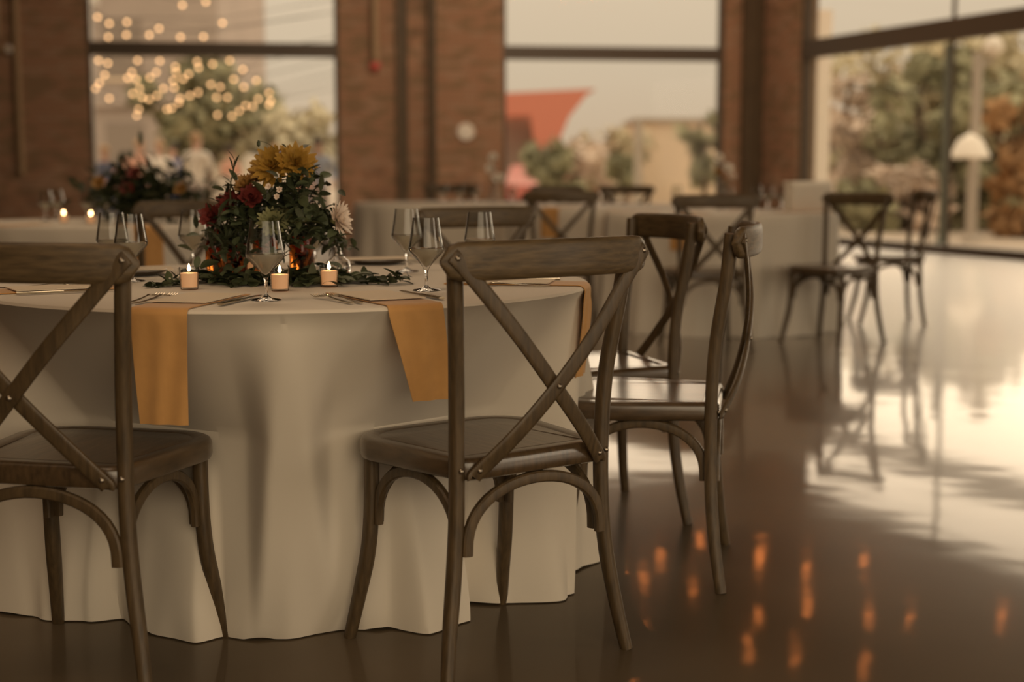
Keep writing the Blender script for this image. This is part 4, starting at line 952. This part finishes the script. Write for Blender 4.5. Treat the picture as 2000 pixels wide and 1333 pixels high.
for f in (((xa-2, 49.4, 3.75), (xb, 49.4, 4.0), (xb-.2, 49.4, 3.93), (G(1110, 50)[0], 49.4, 3.05), (G(1085, 50)[0], 49.4, 2.0), (G(1045, 50)[0], 49.4, 2.0), (G(1035, 50)[0], 49.4, 3.1), (xa-2, 49.4, 3.0)),):
    vs = [bm.verts.new(p) for p in f]; fa = bm.faces.new(vs); r = bmesh.ops.extrude_face_region(bm, geom=[fa]); bmesh.ops.translate(bm, verts=[v for v in r['geom'] if isinstance(v, bmesh.types.BMVert)], vec=(0, 2.4, 0))
obj('canopy', finish(bm, 'canopy', False, 'canopy_red'), t)
t = empty('bridge_wall', 'long pale concrete wall with a dark coping, right in the centre window', 'wall', (0, 0, -.21))
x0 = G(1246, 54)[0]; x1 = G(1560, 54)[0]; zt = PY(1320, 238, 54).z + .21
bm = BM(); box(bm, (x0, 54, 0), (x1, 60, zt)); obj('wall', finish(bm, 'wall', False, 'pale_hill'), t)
bm = BM(); box(bm, (x0-.2, 53.8, zt), (x1, 60, zt+.14)); obj('coping', finish(bm, 'coping', False, 'pole_grey'), t)
# cars
def car(u, Y, L, label):
    x, y = G(u, Y); t = empty('car', label, 'car', (x, y, -.21), 1.35, 'red parked cars'); bm = BM()
    prof = [(-L/2, .35), (-L/2, .75), (-L*.38, .92), (-L*.22, 1.38), (L*.12, 1.42), (L*.28, .98), (L/2, .82), (L/2, .35)]
    vs = [bm.verts.new((a, -.85, b)) for a, b in prof]; fa = bm.faces.new(vs); r = bmesh.ops.extrude_face_region(bm, geom=[fa]); bmesh.ops.translate(bm, verts=[v for v in r['geom'] if isinstance(v, bmesh.types.BMVert)], vec=(0, 1.7, 0))
    bmesh.ops.bevel(bm, geom=bm.edges[:], offset=.06, segments=2, affect='EDGES'); obj('body', finish(bm, 'body', True, 'car_red'), t)
    bm = BM(); box(bm, (-L*.24, -.87, .98), (-L*.04, .87, 1.30)); box(bm, (-L*.01, -.87, .98), (L*.16, .87, 1.30)); obj('side_window', finish(bm, 'side_window', False, 'facade_dark'), t)
    for a in (-.32, .32):
        for b in (-.8, .8):
            bm = BM(); lathe(bm, [(0, -.1), (.32, -.1), (.34, 0), (.32, .1), (0, .1)], 18); obj('wheel', finish(bm, 'wheel', True, 'tyre'), t, (a*L, b, .34), (PI/2, 0, 0))
car(1056, 45.5, 3.2, 'red parked car under the left green bush'); car(1152, 56, 3.4, 'red parked car between the green bushes')
# posts and lamps
def post(u, Y, z1, r, m, label, cat='post', name='post', base=-.21):
    x, y = G(u, Y); t = empty(name, label, cat, (x, y, base)); bm = BM(); tube(bm, [Vector((0, 0, 0)), Vector((0, 0, (z1-base)/2)), Vector((0, 0, z1-base))], r, 12); obj('pole', finish(bm, 'pole', True, m), t)
    bm = BM(); lathe(bm, [(0, 0), (r*2, 0), (r*2, .05), (r*1.2, .12), (0, .12)], 14); obj('base', finish(bm, 'base', True, m), t); return t
post(1843, 23.5, 3.05, .055, 'pole_green', 'slim dark green post outside the right-hand glazing')
t = post(1902, 24.5, 3.0, .085, 'pole_grey', 'pale grey lamp post with a globe outside the right-hand glazing', 'lamp post', 'lamp_post')
bm = BM(); tube(bm, smooth_path([(0, 0, 2.4), (.05, 0, 2.9), (.25, 0, 3.1)], 5), .04, 8); obj('arm', finish(bm, 'arm', True, 'pole_grey'), t)
bm = BM(); bmesh.ops.create_uvsphere(bm, u_segments=16, v_segments=10, radius=.17); obj('globe', finish(bm, 'globe', True, 'white_paint'), t, (.25, 0, 3.3))
post(1246, 34, 2.15, .10, 'pole_grey', 'stout grey post right of the bushes in the centre window')
x, y = G(1597, 21.6); w_ = (G(1615, 21.6)[0]-G(1577, 21.6)[0])/2 + .02
t = empty('tall_banner', 'tall white fabric banner just outside beside the corner pier', 'banner', (x, y, -.21))
bm = BM(); box(bm, (-w_, 0, .3), (w_, .006, 3.6)); obj('fabric', finish(bm, 'fabric', False, 'sheer'), t)
bm = BM(); tube(bm, [Vector((-w_-.02, 0, 0)), Vector((-w_-.02, 0, 1.8)), Vector((-w_-.02, 0, 3.7))], .015, 8); box(bm, (-w_-.2, -.2, 0), (-w_+.2, .2, .02)); obj('pole', finish(bm, 'pole', True, 'pole_grey'), t)
t = post(1893, 23.9, 1.0, .03, 'pole_grey', 'white cafe parasol outside the right-hand glazing', 'parasol', 'cafe_parasol')
bm = BM(); lathe(bm, [(0, 1.85), (.20, 1.72), (.33, 1.45), (.32, 1.42), (.18, 1.66), (0, 1.78)], 16); obj('canopy', finish(bm, 'canopy', True, 'white_paint'), t)
bm = BM(); tube(bm, [Vector((0, 0, 1.0)), Vector((0, 0, 1.4)), Vector((0, 0, 1.8))], .02, 8); obj('mast', finish(bm, 'mast', True, 'pole_grey'), t)
a = PY(1560, 172, 27); b = PY(2030, 150, 27)
bm = BM(); tube(bm, smooth_path([a, (a+b)/2 - Vector((0, 0, .15)), b], 8), .012, 5); tag(obj('overhead_wire', finish(bm, 'overhead_wire', True, 'cable')), 'thin wire crossing before the trees outside the right-hand glazing', 'wire')

# outdoor bar counter and guests
x, y = G(492, 24.8); t = empty('bar_counter', 'counter under a white cloth among the guests outdoors', 'counter', (x, y, -.21))
bm = BM(); box(bm, (-.62, -.35, 0), (.62, .35, 1.12), .02); obj('cloth', finish(bm, 'cloth', False, 'white_shirt'), t)
bm = BM(); lathe(bm, [(0, 1.12), (.14, 1.12), (.16, 1.30), (.12, 1.48), (0, 1.50)], 16); obj('ice_bucket', finish(bm, 'ice_bucket', True, 'white_paint'), t)
def person(u, Y, hgt, shirt, legs, hair, label, rz=0.0, arm=.2, seated=False, dress=False):
    x, y = G(u, Y); t = empty('person', label, 'person', (x, y, -.21), rz, 'guests standing outdoors'); k = hgt/1.75
    J = {'pelvis': (0, 0, .95, .14), 'waist': (0, 0, 1.10, .125), 'chest': (0, .01, 1.32, .155), 'neck': (0, .01, 1.50, .055), 'head0': (0, -.01, 1.58, .075), 'head1': (0, -.01, 1.68, .085), 'nose': (0, -.10, 1.62, .014)}
    E_ = [('pelvis', 'waist'), ('waist', 'chest'), ('chest', 'neck'), ('neck', 'head0'), ('head0', 'head1'), ('head0', 'nose')]
    for s, S in ((-1, 'l'), (1, 'r')):
        J['sh'+S] = (s*.19, .01, 1.43, .062); J['el'+S] = (s*.26, -.02, 1.15, .043); J['wr'+S] = (s*(.24-arm*.3), -.10-arm*.6, .95+arm*.5, .030); J['ha'+S] = (s*(.22-arm*.3), -.15-arm*.6, .89+arm*.5, .032)
        for f in range(5):
            a_f = (f-2)*.017; J['f%d%s' % (f, S)] = (s*(.22-arm*.3)+a_f, -.18-arm*.6, .82+arm*.5+(.03 if f == 0 else 0), .008); E_.append(('ha'+S, 'f%d%s' % (f, S)))
        J['hip'+S] = (s*.10, 0, .90, .10); J['kn'+S] = (s*.11, -.01, .50, .062); J['an'+S] = (s*.12, .02, .09, .042); J['to'+S] = (s*.13, -.14, .04, .035)
        E_ += [('chest', 'sh'+S), ('sh'+S, 'el'+S), ('el'+S, 'wr'+S), ('wr'+S, 'ha'+S), ('pelvis', 'hip'+S), ('hip'+S, 'kn'+S), ('kn'+S, 'an'+S), ('an'+S, 'to'+S)]
    names = list(J); me = bpy.data.meshes.new('body'); me.from_pydata([Vector(J[n][:3])*k for n in names], [(names.index(a), names.index(b)) for a, b in E_], [])
    o = bpy.data.objects.new('body_tmp', me); C.objects.link(o); o.modifiers.new('s', 'SKIN'); sk = me.skin_vertices[0].data
    for i, n in enumerate(names): sk[i].radius = (J[n][3]*k, J[n][3]*k*(.75 if n in ('chest', 'pelvis', 'waist') else 1)); sk[i].use_root = (i == 0)
    sb = o.modifiers.new('d', 'SUBSURF'); sb.levels = 1; sb.render_levels = 1
    dg = bpy.context.evaluated_depsgraph_get(); nm_ = bpy.data.meshes.new_from_object(o.evaluated_get(dg)); bpy.data.objects.remove(o)
    for mm_ in (shirt, legs, 'skin'): nm_.materials.append(M[mm_])
    for f in nm_.polygons:
        c = f.center/k; f.use_smooth = True; hand = abs(c.x) > .10 and c.y < -.09-arm*.55 and c.z > .7
        f.material_index = 2 if (c.z > 1.47 and abs(c.x) < .13) or hand else (0 if c.z > (.45 if dress else .96) or (abs(c.x) > .19 and c.z > .8) else 1)
    obj('body', nm_, t)
    bm = BM(); bmesh.ops.create_uvsphere(bm, u_segments=14, v_segments=10, radius=1)
    for v in bm.verts: v.co = Vector((v.co.x*.092, v.co.y*.10+.025, v.co.z*.085+1.70))*k
    obj('hair', finish(bm, 'hair', True, hair), t)
    return t
for a in ((385, 24.5, 1.84, 'white_shirt', 'trousers', 'hair_fair', 'person in a white shirt, broadest figure in the left window', 2.9, .3),
          (622, 23.6, 1.74, 'blue_shirt', 'trousers', 'hair_dark', 'person in a blue shirt at the right edge of the left window', .4, .2),
          (313, 25.5, 1.74, 'white_shirt', 'trousers', 'hair_fair', 'person in a pale top left of the broad white-shirted figure', .3, .5),
          (338, 27, 1.72, 'royal_blue', 'royal_blue', 'hair_dark', 'dark-haired person in royal blue behind the pale top', -.5, .2),
          (274, 26, 1.76, 'peach', 'navy', 'hair_fair', 'person in a peach top left of the guests', .6, .3),
          (240, 23.0, 1.50, 'peach', 'trousers', 'hair_dark', 'shorter person in peach beside the navy-clad guest', -.6, .5),
          (205, 24, 1.62, 'navy', 'navy', 'hair_fair', 'person in navy at the left edge of the left window', .2, .2),
          (450, 26.5, 1.66, 'peach', 'trousers', 'hair_dark', 'person in a peach top behind the white counter', 2.5, .2),
          (538, 27.5, 1.70, 'white_shirt', 'navy', 'hair_fair', 'person in a white shirt right of the white counter', .3, .4),
          (590, 26, 1.62, 'peach', 'navy', 'hair_fair', 'person in a peach top behind the blue-shirted guest', .1, .3)):
    person(*a[:8], arm=a[8])
